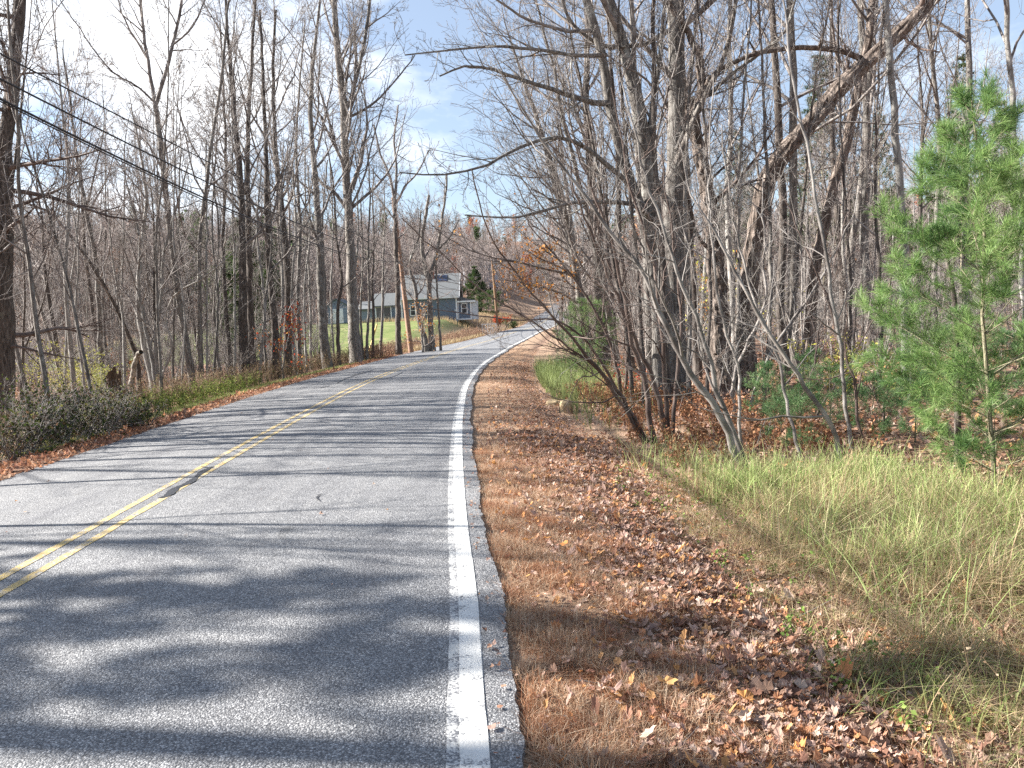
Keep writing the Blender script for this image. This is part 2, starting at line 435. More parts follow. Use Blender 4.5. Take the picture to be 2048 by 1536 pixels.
def paint_mat(name, col, wear=.5, edge=.1):
    m, t, b, o = new_mat(name)
    oc = objcoord(t)
    vo = t.nodes.new('ShaderNodeTexVoronoi'); vo.inputs['Scale'].default_value = 90; t.links.new(oc, vo.inputs['Vector'])
    vs_ = t.nodes.new('ShaderNodeSeparateColor'); t.links.new(vo.outputs['Color'], vs_.inputs[0])
    stone = ramp(t, vs_.outputs[0], [(0, (.11, .115, .125)), (.5, (.2, .2, .21)), (1, (.5, .5, .49))])
    n1 = noise(t, 9.0, 7, .7, oc); n2 = noise(t, 70, 4, .7, oc)
    f = math_n(t, 'ADD', n1, math_n(t, 'MULTIPLY', n2, .9))
    f = ramp(t, f, [(wear, (0, 0, 0)), (wear + edge, (1, 1, 1))])
    pc = mix(t, 1.0, col, ramp(t, noise(t, 14, 4, .6, oc), [(.3, (.88, .87, .86)), (.7, (1, 1, 1))]), 'MULTIPLY')
    t.links.new(mix(t, f, stone, pc), b.inputs['Base Color']); b.inputs['Roughness'].default_value = .6
    bump(t, b, vo.outputs['Distance'], .4, -.004)
    return m
M['white_paint'] = paint_mat('white_paint', (.66, .655, .625), .80, .09)
M['white_worn'] = paint_mat('white_worn', (.55, .545, .52), .92, .2)
M['yellow_paint'] = paint_mat('yellow_paint', (.50, .37, .145), .84, .32)
yn = np.concatenate((np.arange(-10, 30, .25), np.arange(30, 225, 1.5)))
V, F = strip(off=lambda Y, l, r: r - .225, w=.17, lift=.002, ylist=yn, ragged=.002, seed=1)
tag(link('worn_edge_line', mesh_np('worn_edge_line', V, [F]), M['white_worn']), kind='structure')
V, F = strip(off=lambda Y, l, r: r - .20, w=.115, lift=.0045, ylist=yn, ragged=.0015, seed=2)
tag(link('edge_line', mesh_np('edge_line', V, [F]), M['white_paint']), kind='structure')
for s, seed in ((-.26, 4), (-.47, 5)):
    V, F = strip(off=lambda Y, l, r: (l + r) / 2 + s, w=.08, lift=.003, ylist=yn[yn < 160], ragged=.003, seed=seed)
    tag(link('centre_line', mesh_np('centre_line', V, [F]), M['yellow_paint']), kind='structure')
# tar crack seal, traced on the road surface
M['tar'] = plain('tar', (.035, .037, .042), .45, .2, 30)
def on_road(x, y):
    Y = 5.
    for _ in range(60):
        p = at(x, y, Y); e = p[2] - float(road_z(p[0], Y))
        d = (at(x, y, Y + .1)[2] - float(road_z(at(x, y, Y + .1)[0], Y + .1)) - e) / .1
        if abs(e) < 1e-4: break
        Y = max(1, Y - max(-5, min(5, e / d)))
    return at(x, y, Y)
def tar(pix, ws, name='crack_seal'):
    P = smooth_path([on_road(*p) for p in pix], 5 * len(pix)); w = np.interp(np.linspace(0, 1, len(P)), np.linspace(0, 1, len(ws)), ws)
    T = nrm(np.gradient(P, axis=0)); Nn = np.stack((T[:, 1], -T[:, 0], 0 * T[:, 0]), -1)
    r = np.random.default_rng(len(pix)); w = w * (1 + r.normal(0, .12, len(P)))
    A = P + Nn * w[:, None] / 2; B = P - Nn * w[:, None] / 2
    A[:, 2] = road_z(A[:, 0], A[:, 1], .007); B[:, 2] = road_z(B[:, 0], B[:, 1], .007)
    V = np.concatenate((A, B)); n = len(P); i = np.arange(n - 1)
    tag(link(name, mesh_np(name, V, [np.stack((i, i + n, i + n + 1, i + 1), -1)]), M['tar']), kind='structure')
tar([(425, 934), (404, 945), (380, 965), (352, 977), (338, 990), (320, 997)], [.05, .09, .05, .09, .06, .12, .05])
tar([(402, 934), (420, 936)], [.02, .05])
tar([(641, 990), (634, 996), (640, 1003)], [.012, .02, .012]); tar([(634, 990), (648, 989)], [.015, .012])
tar([(752, 738), (720, 748), (690, 758), (672, 768)], [.04, .06, .05, .04]); tar([(735, 744), (705, 750)], [.03, .04])
tar([(805, 745), (790, 752), (772, 757)], [.05, .07, .04]); tar([(660, 772), (640, 776)], [.06, .05])
tar([(1040, 668), (1010, 677), (985, 685), (962, 691)], [.10, .12, .10, .08]); tar([(1075, 668), (1066, 670)], [.18, .12])

# ------------------------------------------------------------------ buildings
def siding_mat(name, col, step=.12):
    m, t, b, o = new_mat(name)
    tc = t.nodes.new('ShaderNodeTexCoord')
    w = t.nodes.new('ShaderNodeTexWave'); w.wave_type = 'BANDS'; w.bands_direction = 'Z'; w.wave_profile = 'SAW'
    w.inputs['Scale'].default_value = 1 / step / 2 * pi / 3.1416 / 3.1; t.links.new(tc.outputs['Object'], w.inputs['Vector'])
    n = noise(t, 3, 5, .6, tc.outputs['Object'])
    k = tuple(x * 1.1 for x in col); d = tuple(x * .9 for x in col)
    t.links.new(ramp(t, n, [(.3, d), (.7, k)]), b.inputs['Base Color']); b.inputs['Roughness'].default_value = .6
    bump(t, b, w.outputs['Fac'], .6, .03)
    return m
M['siding'] = siding_mat('siding', (.135, .17, .225))
M['siding_pale'] = siding_mat('siding_pale', (.20, .24, .30))
M['trim'] = plain('trim', (.75, .76, .76), .5, .05)
M['shingle'] = plain('shingle', (.13, .137, .14), .85, .22, 9)
M['shingle_dark'] = plain('shingle_dark', (.09, .095, .11), .8, .2, 8)
M['glass'] = plain('glass', (.03, .035, .045), .08, .2, 2, spec=.8)
M['panel'] = plain('panel', (.03, .04, .075), .25, .15, 3, spec=.6)
M['brick'] = plain('brick', (.30, .13, .09), .85, .25, 14)
M['foundation'] = plain('foundation', (.33, .32, .31), .9, .15, 5)
M['porch_wood'] = plain('porch_wood', (.42, .38, .33), .8, .15, 5)
M['plastic_pale'] = plain('plastic_pale', (.52, .54, .56), .5, .05, 4)

hb = empty('house', (-13.0, 100.0, gz(-10, 100) - .05), 'blue-grey single-storey house with pale shingle roof behind the bright lawn', 'house')
# main body 6.35 m of front seen, 8 m deep; local x to the right, y away, z up
MBx = MB
WH, RH, DP = 2.95, 6.05, 8.2
wall = MB().box((-.9, 0, .0), (6.35, .15, WH)).box((-.9, .15, 0), (-.75, DP, WH)).box((6.2, .15, 0), (6.35, DP, WH))
wall.poly([(6.2, .0, WH), (6.2, DP, WH), (6.2, DP / 2, RH - .1)], (.15, 0, 0)).poly([(-.9, 0, WH), (-.9, DP, WH), (-.9, DP / 2, RH - .1)], (.15, 0, 0))
wall.box((-.75, DP - .15, 0), (6.2, DP, WH))
wall.build('wall', M['siding'], hb)
MB().box((-1, -.03, -.7), (6.4, DP, -.002)).build('foundation', M['foundation'], hb)
rf = MB().poly([(-1.15, -.4, WH - .17), (-1.15, DP / 2, RH), (-1.15, DP / 2, RH + .16), (-1.15, -.4, WH - .01)], (7.85, 0, 0)) \
    .poly([(-1.15, DP + .4, WH - .17), (-1.15, DP + .4, WH - .01), (-1.15, DP / 2 + .002, RH + .16), (-1.15, DP / 2 + .002, RH)], (7.85, 0, 0)) \
    .build('roof', M['shingle'], hb)
slope = (RH - WH + .17) / (DP / 2 + .4)
def rz(y): return WH - .01 + (y + .4) * slope
MB().box((2.75, 3.15, rz(3.1)-.15), (3.3, 3.7, RH + .65)).build('chimney', M['brick'], rf)
MB().poly([(3.5, 2.6, rz(2.6) + .02), (5.0, 2.6, rz(2.6) + .02), (5.0, 3.75, rz(3.75) + .02), (3.5, 3.75, rz(3.75) + .02)], (0, -.03, .05)).build('solar_panel', M['panel'], rf)
MB().box((.4, 3.3, rz(3.3) - .1), (.7, 3.5, rz(3.5) + .22)).build('roof_vent', M['shingle_dark'], rf)
MB().box((-1.15, -.46, WH - .2), (6.7, -.402, WH - .02)).build('fascia', M['trim'], rf)
tr = MB()
for s in (0, 1):
    y0, z0, y1, z1 = (-.4, WH - .2, DP / 2, RH - .03) if s == 0 else (DP + .4, WH - .2, DP / 2, RH - .03)
    tr.poly([(6.702, y0, z0), (6.702, y1, z1), (6.702, y1, z1 + .19), (6.702, y0, z0 + .19)], (.04, 0, 0))
tr.build('rake_trim', M['trim'], rf)
MB().box((6.2, -.03, 0), (6.38, -.002, WH - .2)).build('corner_board', M['trim'], hb)
MB().box((-.9, -.03, 0), (-.72, -.002, WH - .2)).build('corner_board', M['trim'], hb)
def window(x0, z0, w, h, y=0, parent=hb, ox=0):
    f = MB(); g = .1
    for a, c in (((x0 - g, z0 - g), (x0 + w + g, z0)), ((x0 - g, z0 + h), (x0 + w + g, z0 + h + g)), ((x0 - g, z0), (x0, z0 + h)), ((x0 + w, z0), (x0 + w + g, z0 + h)), ((x0, z0 + h / 2 - .03), (x0 + w, z0 + h / 2 + .03))):
        f.box((a[0], y - .07, a[1]), (c[0], y - .002, c[1]))
    o = f.build('window', M['trim'], parent)
    MB().box((x0, y - .03, z0), (x0 + w, y - .004, z0 + h / 2 - .03)).box((x0, y - .03, z0 + h / 2 + .03), (x0 + w, y - .004, z0 + h)).build('pane', M['glass'], o)
    return o
window(.35, .78, .55, 1.2); window(2.0, .85, .5, 1.05)
# bump-out at the right corner
bo = MB().box((6.4, .35, -.1), (8.15, 2.6, 2.3)).build('side_room', M['siding'], hb)
MB().poly([(6.36, .05, 2.3), (8.75, .05, 2.3), (8.75, 3.0, 2.3), (6.36, 3.0, 2.3)], (0, 0, .05)).poly([(6.36, .05, 2.352), (8.75, .05, 2.352), (6.36, .05, 3.0)], (0, 2.9, 0)).build('porch_roof', M['shingle_dark'], hb)
MB().box((6.36, .001, 2.14), (8.75, .045, 2.352)).box((6.4, .30, -.1), (6.54, .346, 2.14)).box((8.02, .30, -.1), (8.18, .346, 2.14)).box((6.54, .30, -.1), (8.02, .346, .06)).build('corner_board', M['trim'], bo)
window(6.95, .78, .62, 1.15, .35, bo)
MB().box((8.19, .4, -.1), (9.0, 2.5, .02)).box((8.92, .4, .02), (9.0, .5, 2.29)).box((8.92, 2.4, .02), (9.0, 2.5, 2.29)).box((8.17, .42, .021), (8.915, .46, 2.29)).build('porch_frame', M['plastic_pale'], hb)
# lower wing on the left with sliding door
wg = MB().box((-4.6, 1.2, -.1), (-.92, 5.6, 2.25)).build('wing_wall', M['siding'], hb)
MB().poly([(-4.8, .8, 2.05), (-4.8, 3.4, 3.75), (-4.8, 3.4, 3.9), (-4.8, .8, 2.2)], (3.87, 0, 0)).poly([(-4.8, 6.0, 2.05), (-4.8, 6.0, 2.2), (-4.8, 3.402, 3.9), (-4.8, 3.402, 3.75)], (3.87, 0, 0)) \
    .poly([(-4.6, 1.2, 2.251), (-4.6, 5.6, 2.251), (-4.6, 3.4, 3.7)], (.1, 0, 0)).build('wing_roof', M['shingle'], hb)
d = MB()
for x0, x1, z0, z1 in ((-4.45, -4.32, 0, 2.0), (-3.45, -3.33, 0, 2.0), (-2.45, -2.32, 0, 2.0), (-4.45, -2.32, 2.0, 2.12), (-4.45, -2.32, -.12, 0)):
    d.box((x0, 1.12, z0), (x1, 1.198, z1))
d = d.build('sliding_door', M['trim'], hb)
MB().box((-4.32, 1.16, 0), (-3.45, 1.197, 2.0)).box((-3.33, 1.16, 0), (-2.45, 1.197, 2.0)).build('pane', M['glass'], d)
window(-1.75, .85, .5, .95, 1.2)
MB().box((-6.8, 1.6, -.1), (-4.61, 5.2, 1.9)).build('lean_to_wall', M['siding_pale'], hb)
MB().poly([(-7.0, 1.2, 1.78), (-7.0, 5.3, 2.9), (-7.0, 5.3, 3.0), (-7.0, 1.2, 1.9)], (2.2, 0, 0)).build('lean_to_roof', M['shingle'], hb)
MB().box((-5.2, -.9, -.35), (-1.2, .6, -.12)).box((-4.9, -.85, -.121), (-4.8, -.75, .65)).box((-2.4, -.85, -.121), (-2.3, -.75, .65)).box((-4.9, -.84, .651), (-2.3, -.76, .72)).build('deck', M['porch_wood'], hb)
MB().box((6.02, -.12, .9), (6.14, -.031, 1.3)).build('meter_box', M['plastic_pale'], hb)

p0 = at(656, 645, 103)
g = empty('garage', (p0[0], 103, gz(p0[0] + 1.5, 103) - .1), 'pale blue gabled outbuilding half hidden by trunks left of the house', 'garage')
MB().box((0, 0, 0), (2.6, 5, 2.5)).poly([(0, 0, 2.501), (2.6, 0, 2.501), (1.3, 0, 3.3)], (0, 5, 0)).build('wall', M['siding_pale'], g)
MB().poly([(-.2, -.25, 2.4), (1.3, -.25, 3.33), (1.3, -.25, 3.45), (-.2, -.25, 2.52)], (0, 5.5, 0)).poly([(2.8, -.25, 2.4), (2.8, -.25, 2.52), (1.302, -.25, 3.45), (1.302, -.25, 3.33)], (0, 5.5, 0)).build('roof', M['shingle'], g)
d = MB().box((.5, -.05, 0), (2.1, -.003, 2.05)).build('door', M['trim'], g)
MB().box((.6, -.08, .9), (.68, -.051, 1.1)).build('handle', M['shingle_dark'], d)

def far_house(x, y, Y, w, dep, h, rh, rot, wm, rm, label, wins):
    p = at(x, y, Y); z = gz(p[0], Y)
    h0 = empty('house', (p[0], Y, z - .3), label, 'house'); h0.rotation_euler.z = rot
    MB().box((0, 0, 0), (w, dep, h)).poly([(0, 0, h + .001), (0, dep, h + .001), (0, dep / 2, h + rh)], (w, 0, 0)).build('wall', wm, h0)
    MB().poly([(-.4, -.5, h - .3), (-.4, dep / 2, h + rh + .05), (-.4, dep / 2, h + rh + .25), (-.4, -.5, h - .1)], (w + .8, 0, 0)) \
        .poly([(-.4, dep + .5, h - .3), (-.4, dep + .5, h - .1), (-.4, dep / 2 + .002, h + rh + .25), (-.4, dep / 2 + .002, h + rh + .05)], (w + .8, 0, 0)).build('roof', rm, h0)
    for wx, wz in wins: window(wx, wz, .9, 1.3, 0, h0)
    return h0
far_house(934, 566, 205, 9, 7, 4.6, 2.8, radians(18), plain('wall_grey', (.36, .38, .42)), M['shingle'],
          'small grey house up the hill behind the dark evergreen', [(1.2, .9), (3.8, .9), (6.4, .9), (1.2, 3.1), (6.4, 3.1)])
far_house(869, 560, 215, 8, 6, 5.0, 2.4, radians(-12), plain('wall_tan', (.38, .33, .24)), M['shingle'],
          'tan house far up the wooded hill above the chimney', [(1.2, .9), (5.0, .9), (1.2, 3.3), (5.0, 3.3)])

# white garden trellis
p = at(963, 633, 92); zt = gz(p[0] + .9, 92)
tl = empty('garden_trellis', (p[0], 92, zt - .05), 'white slatted garden trellis with a white chair frame shape beside the far pole', 'trellis')
m_ = MB()
for i in range(6): m_.box((i * .32, 0, 0), (i * .32 + .05, .05, 1.35))
m_.box((-.05, -.03, 1.351), (1.75, .08, 1.42))
m_.build('front_panel', M['trim'], tl)
m_ = MB()
for i in range(1, 5): m_.box((1.65, i * .4, 0), (1.70, i * .4 + .05, 1.35))
m_.box((1.64, .1, 1.352), (1.72, 1.8, 1.42)); m_.build('side_panel', M['trim'], tl)
MB().box((.55, -.12, .35), (1.25, -.07, .42)).box((.55, -.12, .95), (1.25, -.07, 1.02)).box((.55, -.12, .42), (.61, -.07, .95)).box((1.19, -.12, .42), (1.25, -.07, .95)).build('frame', M['trim'], tl)
# ------------------------------------------------------------------ utility poles and wires
def wood_pole_mat(name, a, c_):
    m, t, b, o = new_mat(name); n = noise(t, 2, 5, .65, objcoord(t, (12, 12, .8)))
    t.links.new(ramp(t, n, [(.3, a), (.7, c_)]), b.inputs['Base Color']); b.inputs['Roughness'].default_value = .8
    return m
M['pole'] = wood_pole_mat('pole_wood', (.21, .12, .08), (.38, .25, .18))
M['pole_old'] = wood_pole_mat('pole_wood_old', (.15, .085, .05), (.28, .18, .11))
M['wire'] = plain('wire', (.018, .018, .02), .5, .1)
M['steel'] = plain('steel', (.35, .36, .37), .4, .1, metallic=.8)
M['yellow_guard'] = plain('yellow_guard', (.60, .42, .10), .5, .1)
def pole(base, top, r0, r1, mat, label):
    base = np.array(base); top = np.array(top)
    e = empty('utility_pole', base, label, 'utility pole')
    P = base + (top - base) * np.linspace(-.02, 1, 8)[:, None]
    tb = Tubes(); tb.add(P, np.linspace(r0, r1, 8), 12); tb.add(np.array([P[-1], P[-1] + (0, 0, .01)]), np.array([r1, .001]), 12)
    tb.build('post', mat, e, base)
    return e
b1 = at(822, 699, 50); b1[2] = gz(b1[0], 50); t1 = at(786, 395, 50.3)
P1 = pole(b1, t1, .17, .12, M['pole'], 'reddish brown utility pole leaning left in front of the blue-grey house')
b2 = at(996, 657, 100); b2[2] = gz(b2[0], 100); t2 = at(984, 520, 100)
P2 = pole(b2, t2, .17, .13, M['pole_old'], 'smaller brown utility pole farther along the road beside the trellis')
def on_pole(b, t, z): k = (z - b[2]) / (t[2] - b[2]); return b + (t - b) * k
def hardware(P, b, t, zs):
    for z in zs:
        q = on_pole(b, t, z) - b
        MB().box((q[0] - .22, q[1] - .06, q[2] - .05), (q[0] + .22, q[1] - .0, q[2] + .05)).build('bracket', M['steel'], P)
    q = on_pole(b, t, t[2] - .35) - b
    tb = Tubes()
    tb.add([q + (.1, -.16, 0), q + (.1, -.16, .10), q + (.1, -.16, .2), q + (.1, -.16, .28)], [.05, .07, .05, .03], 8); tb.build('insulator', M['steel'], P)
    MB().box((q[0] - .3, q[1] - .15, q[2] - .06), (q[0] + .3, q[1] - .1, q[2])).build('bracket', M['steel'], P)
zA = at(802, 515, 50)[2]
hardware(P1, b1, t1, (zA + .15, zA - .25)); hardware(P2, b2, t2, (at(985, 545, 100)[2],))
def wire(name, pts_or_ends, r, label, sag=None, n=48, extra=None, group=None):
    A = np.array(pts_or_ends, float)
    if sag is not None:
        s = np.linspace(0, 1, n); P = A[0] + (A[1] - A[0]) * s[:, None]; P[:, 2] -= 4 * sag * s * (1 - s)
    else: P = smooth_path(A, n)
    tb = Tubes(); tb.add(P - P[0], np.full(len(P), r), 6)
    o = tb.build(name, M['wire']); o.location = P[0]
    tag(o, label, 'cable', group)
    return o
# main span: measured points on each cable, carried on past the camera to the pole behind
def span(px, Ys, endz, r, label):
    P = [at(x, y, Y) for (x, y), Y in zip(px, Ys)]
    e = on_pole(b1, t1, endz); e = e + np.array((.0, -.14, 0))
    # fit a parabola in Y for x and z so that it is one clean hanging curve
    Yv = np.array([p[1] for p in P] + [e[1]]); Xv = np.array([p[0] for p in P] + [e[0]]); Zv = np.array([p[2] for p in P] + [e[2]])
    w = np.ones(len(Yv)); w[-1] = 6
    cx = np.polyfit(Yv, Xv, 1, w=w); cz = np.polyfit(Yv, Zv, 2, w=w)
    yy = np.linspace(-14, e[1], 50)
    return wire('overhead_cable', np.stack((np.polyval(cx, yy), yy, np.polyval(cz, yy)), -1), r, label, n=60)
def Yline(px, Xw):   # forward distance at which the ray crosses the vertical plane of the line
    out = []
    for x, y in px:
        q = at(x, y, 1.); out.append((Xw) / q[0])
    return out
XW = -7.0
for px, ez, r, lab in (
    ([(0, 105), (193, 208), (351, 290), (469, 351), (586, 410)], zA + .35, .014, 'thin black upper power cable strung through the left trees'),
    ([(0, 155), (176, 243), (293, 305), (410, 363), (527, 422), (700, 486)], zA + .1, .017, 'black middle power cable strung through the left trees'),
    ([(0, 193), (146, 272), (264, 328), (381, 381), (498, 439), (700, 510)], zA - .25, .020, 'thickest and lowest black cable strung through the left trees'),
    ([(0, 200), (264, 333), (400, 395), (520, 452), (700, 514)], zA - .32, .012, 'thin black cable running just under the thickest one')):
    span(px, Yline(px, XW), ez, r, lab)
w0 = on_pole(b1, t1, zA + .1); e1 = on_pole(b2, t2, at(985, 545, 100)[2])
wire('overhead_cable', (w0, e1), .018, 'upper black cable from the near leaning pole to the far pole', .9)
wire('overhead_cable', (on_pole(b1, t1, zA - .25), on_pole(b2, t2, at(985, 552, 100)[2])), .02, 'lower black cable from the near leaning pole to the far pole', 1.0)
eh = np.array((-13.0 + 6.3, 99.9, hb.location.z + WH + .2))
wire('service_cable', (w0, eh + (0, 0, .8)), .018, 'upper black service cable dropping from the pole to the house', .6)
wire('service_cable', (on_pole(b1, t1, zA - .25), eh), .02, 'lower black service cable dropping from the pole to the house corner', .7)
gb = at(733, 716, 45.5); gb[2] = gz(gb[0], 45.5)
gw = empty('guy_wire', gb, 'slanting guy wire with yellow plastic guard left of the leaning pole', 'guy wire')
te = on_pole(b1, t1, zA + .6); v = te - gb
tb = Tubes(); tb.add(np.array([v * 0, v * .5, v]), [.012] * 3, 5); tb.build('wire', M['wire'], gw)
tb = Tubes(); tb.add(np.array([v * .0, v * .15, v * .3]), [.05] * 3, 8); tb.build('guard', M['yellow_guard'], gw)

# ------------------------------------------------------------------ tree growing
UP = np.array((0., 0., 1.))
def grow(r, P0, D0, L, R, n, wander, up, taper=.8, minr=.0012, drift=None):
    B = len(P0); P = np.zeros((B, n + 1, 3)); P[:, 0] = P0; d = nrm(D0); p = P0.copy()
    for i in range(n):
        d = d + r.normal(0, wander, (B, 3)) + UP * up
        if drift is not None: d = d + drift
        d = nrm(d); p = p + d * (L / n)[:, None]; P[:, i + 1] = p
    t = np.linspace(0, 1, n + 1)
    return P, np.maximum(R[:, None] * (1 - t * taper), minr)
def spawn(r, pts, rad, Ln, k, t0, t1, ang, asd, lr, rr, n, wander, up, minr=.0015, bias=None, keep=1., shrink=.55, drift=None):
    B, m = pts.shape[:2]
    j = (np.arange(k) + .5) / k; t = t0 + (t1 - t0) * np.clip(j + r.uniform(-.5, .5, (B, k)) / k, 0, 1)
    u = t * (m - 1); i = np.minimum(u.astype(int), m - 2); f = u - i
    b = np.arange(B)[:, None]
    p = pts[b, i] * (1 - f[..., None]) + pts[b, i + 1] * f[..., None]
    tan = nrm(pts[b, i + 1] - pts[b, i]); pr = rad[b, i] * (1 - f) + rad[b, i + 1] * f
    v = r.normal(0, 1, p.shape)
    if bias is not None: v = v + np.asarray(bias)
    v = nrm(v - (v * tan).sum(-1, keepdims=True) * tan)
    a = ang + r.normal(0, asd, t.shape)
    d = np.cos(a)[..., None] * tan + np.sin(a)[..., None] * v
    tt = (t - t0) / max(1e-6, t1 - t0)
    L = Ln[:, None] * lr * r.uniform(.6, 1.25, t.shape) * (1 - shrink * tt)
    R = np.maximum(np.minimum(pr * rr * r.uniform(.7, 1.05, t.shape), L * .02 + .002), minr)
    q = r.random(t.shape) < keep
    P, Rd = grow(r, p[q], d[q], L[q], R[q], n, wander, up, .85, minr, drift)
    return P, Rd, L[q]

def crown_of(r, C, P, R, Ln, start=.35, k=12, detail=3, minr=.003, ang=.75, lr=.33, up=.10, wander=.14, bias=None, tips=None, dens=1., side=(7, 6, 4)):
    """limbs, branches and twigs on one or more stems (P: B,n,3)"""
    l1 = spawn(r, P, R, Ln, k, start, .98, ang, .2, lr, .55, 7, wander, up, minr * 1.6, bias)
    C.add(l1[0], l1[1], 5)
    l2 = spawn(r, *l1, int(side[0] * dens), .15, 1, .72, .25, .46, .62, 5, wander * 1.1, up * .6, minr * 1.2)
    C.add(l2[0], l2[1], 4)
    l3 = spawn(r, *l2, int(side[1] * dens), .12, 1, .75, .25, .5, .62, 4 if detail > 2 else 2, .13, .05, minr)
    C.add(l3[0], l3[1], 3)
    if detail > 3:
        l4 = spawn(r, *l3, side[2], .1, 1, .8, .25, .5, .7, 3, .13, .04, minr * .85)
        C.add(l4[0], l4[1], 3)
    # the stem's own ending
    if tips is not None: tips.append(l3[0][:, -1]); tips.append(l2[0][:, -1])
    return l1, l2, l3

def stem_path(px, Ys, ground_it=True, n=16):
    if isinstance(Ys, (int, float)): Ys = [Ys] * len(px)
    elif len(Ys) == 2 and len(px) != 2: Ys = list(np.linspace(Ys[0], Ys[1], len(px)))
    P = [at(x, y, Y) for (x, y), Y in zip(px, Ys)]
    if ground_it:
        b = P[0].copy(); g = gz(b[0], b[1])
        if b[2] > g + .05:
            b[2] = g - .08; P.insert(0, b)
        else: P[0][2] = min(P[0][2], g - .05) if P[0][2] > g - .4 else g - .1
    return smooth_path(P, n)
def extend(r, P, H, n=6, up=.05, wander=.06):
    """carry a stem on upwards to height H above its base"""
    top = P[-1]; rest = H - (top[2] - P[0][2])
    if rest < .3: return P
    d = nrm(P[-1] - P[-3])
    Q, _ = grow(r, top[None], d[None], np.array([rest / max(.35, d[2])]), np.array([1.]), n, wander, up)
    return np.vstack((P, Q[0, 1:]))
def resample(P, n): return smooth_path(P, n)
def flare(rad, amt=.35):
    t = np.linspace(0, 1, len(rad)); return rad * (1 + amt * np.exp(-t * 22))
def rough(r, P, R, a=.012):
    Q = P.copy(); Q[1:-1] += r.normal(0, a, Q[1:-1].shape) * np.array((1, 1, .2)); return Q

def hero(label, stems, H=14, seed=0, bark='bark_grey', twig='twig', name='bare_tree', cat='tree', start=.35, k=12, detail=4, minr=.003,
         ang=.75, lr=.34, up=.1, limbs=(), tips=None, dens=1.25, group=None, bias=None, rpow=1.0, taper_to=.06, sway=.012, side=(6, 5, 4), wander=.14):
    """stems: list of (pixels, Y or (Ys), width_px_bottom, width_px_top_of_traced)"""
    r = np.random.default_rng(seed); org = None; C = Tubes(); trunks = []
    for si, st in enumerate(stems):
        px, Ys, wb, wt = st[:4]; Hs = st[4] if len(st) > 4 else H
        P = stem_path(px, Ys, n=14)
        if org is None: org = P[0].copy(); org[2] = gz(org[0], org[1])
        Y0 = P[0][1]; ntr = len(P)
        P2 = extend(r, P, Hs)
        rb, rt = wb / 2 / FPX * Y0, wt / 2 / FPX * P[-1][1]
        rad = np.concatenate((np.linspace(rb, rt, ntr), np.linspace(rt, rt * taper_to + .004, len(P2) - ntr + 1)[1:])) if len(P2) > ntr else np.linspace(rb, rt, ntr)
        # resample both to 26 rings
        s = np.concatenate(([0], np.cumsum(np.linalg.norm(np.diff(P2, axis=0), axis=1)))); q = np.linspace(0, s[-1], 28)
        PP = smooth_path(P2, 28); RR = flare(np.interp(q, s, rad), .3)
        PP = rough(r, PP, RR, sway); trunks.append((PP, RR, s[-1]))
    root = empty(name, org, label, cat, group)
    for PP, RR, _ in trunks:
        if RR[0] > .11:   # big trunks: real ridges and plates
            sh = bark == 'bark_shaggy'; kk, rn = (30, 150) if sh else (22, 90)
            Pf = smooth_path(PP, rn); Rf = np.interp(np.linspace(0, 1, rn), np.linspace(0, 1, len(RR)), RR)
            tb = Tubes(); tb.add(Pf, Rf, kk); Vt, Ft = tb.arrays(org)
            ax = np.repeat(Pf - org, kk, 0); rad_ = Vt - ax; ai = np.tile(np.arange(kk), rn); ri = np.repeat(np.arange(rn), kk)
            g_ = r.normal(0, 1, (rn, kk)); g_ = (g_ + np.roll(g_, 1, 1)) / 1.4
            for _ in range(4 if sh else 3): g_[1:] = .62 * g_[:-1] + .60 * g_[1:]
            g_ = np.clip(g_ / g_.std(), -1.8, 2.2)
            lump = np.sin(ri * .13 + seed) * .03 + np.sin(ai * 2 * pi / kk * 2 + ri * .05) * .05
            Vt = ax + rad_ * (1 + lump + (.085 if sh else .035) * g_[ri, ai])[:, None]
            link('trunk' if len(trunks) == 1 else 'stem', mesh_np('trunk', Vt, [Ft], not sh), M[bark], root)
            continue
        tb = Tubes(); tb.add(PP, RR, 12 if RR[0] > .07 else 8)
        tb.build('trunk' if len(trunks) == 1 else 'stem', M[bark], root, org)
    for PP, RR, Ln in trunks:
        crown_of(r, C, PP[None], RR[None], np.array([Ln]), start, k, detail, minr, ang, lr, up, wander=wander, tips=tips, dens=dens, bias=bias, side=side)
    lb = []
    for L in limbs:   # traced limbs: (pixels, Ys, w0 px, w1 px[, side twigs])
        px, Ys, w0, w1 = L[:4]; kk = L[4] if len(L) > 4 else 9
        P = stem_path(px, Ys, False, 14); P = rough(r, P, None, .015)
        R = np.linspace(w0, w1, 14) / 2 / FPX * P[:, 1]
        C2 = Tubes(); C2.add(P, R, 8)
        Ln = np.linalg.norm(np.diff(P, axis=0), axis=1).sum()
        a = spawn(r, P[None], R[None], np.array([Ln]), kk, .15, 1, .75, .25, .30, .55, 6, .14, .06, minr * 1.3); C2.add(a[0], a[1], 4)
        b = spawn(r, *a, 5, .15, 1, .75, .25, .5, .6, 4, .14, .04, minr); C2.add(b[0], b[1], 3)
        c = spawn(r, *b, 4, .15, 1, .8, .25, .5, .7, 3, .14, .03, minr * .85); C2.add(c[0], c[1], 3)
        if tips is not None: tips.append(c[0][:, -1]); tips.append(b[0][:, -1])
        C2.build('limb', M[bark] if w0 > 8 else M[twig], root, org)
    C.build('crown', M[twig], root, org)
    return root, org

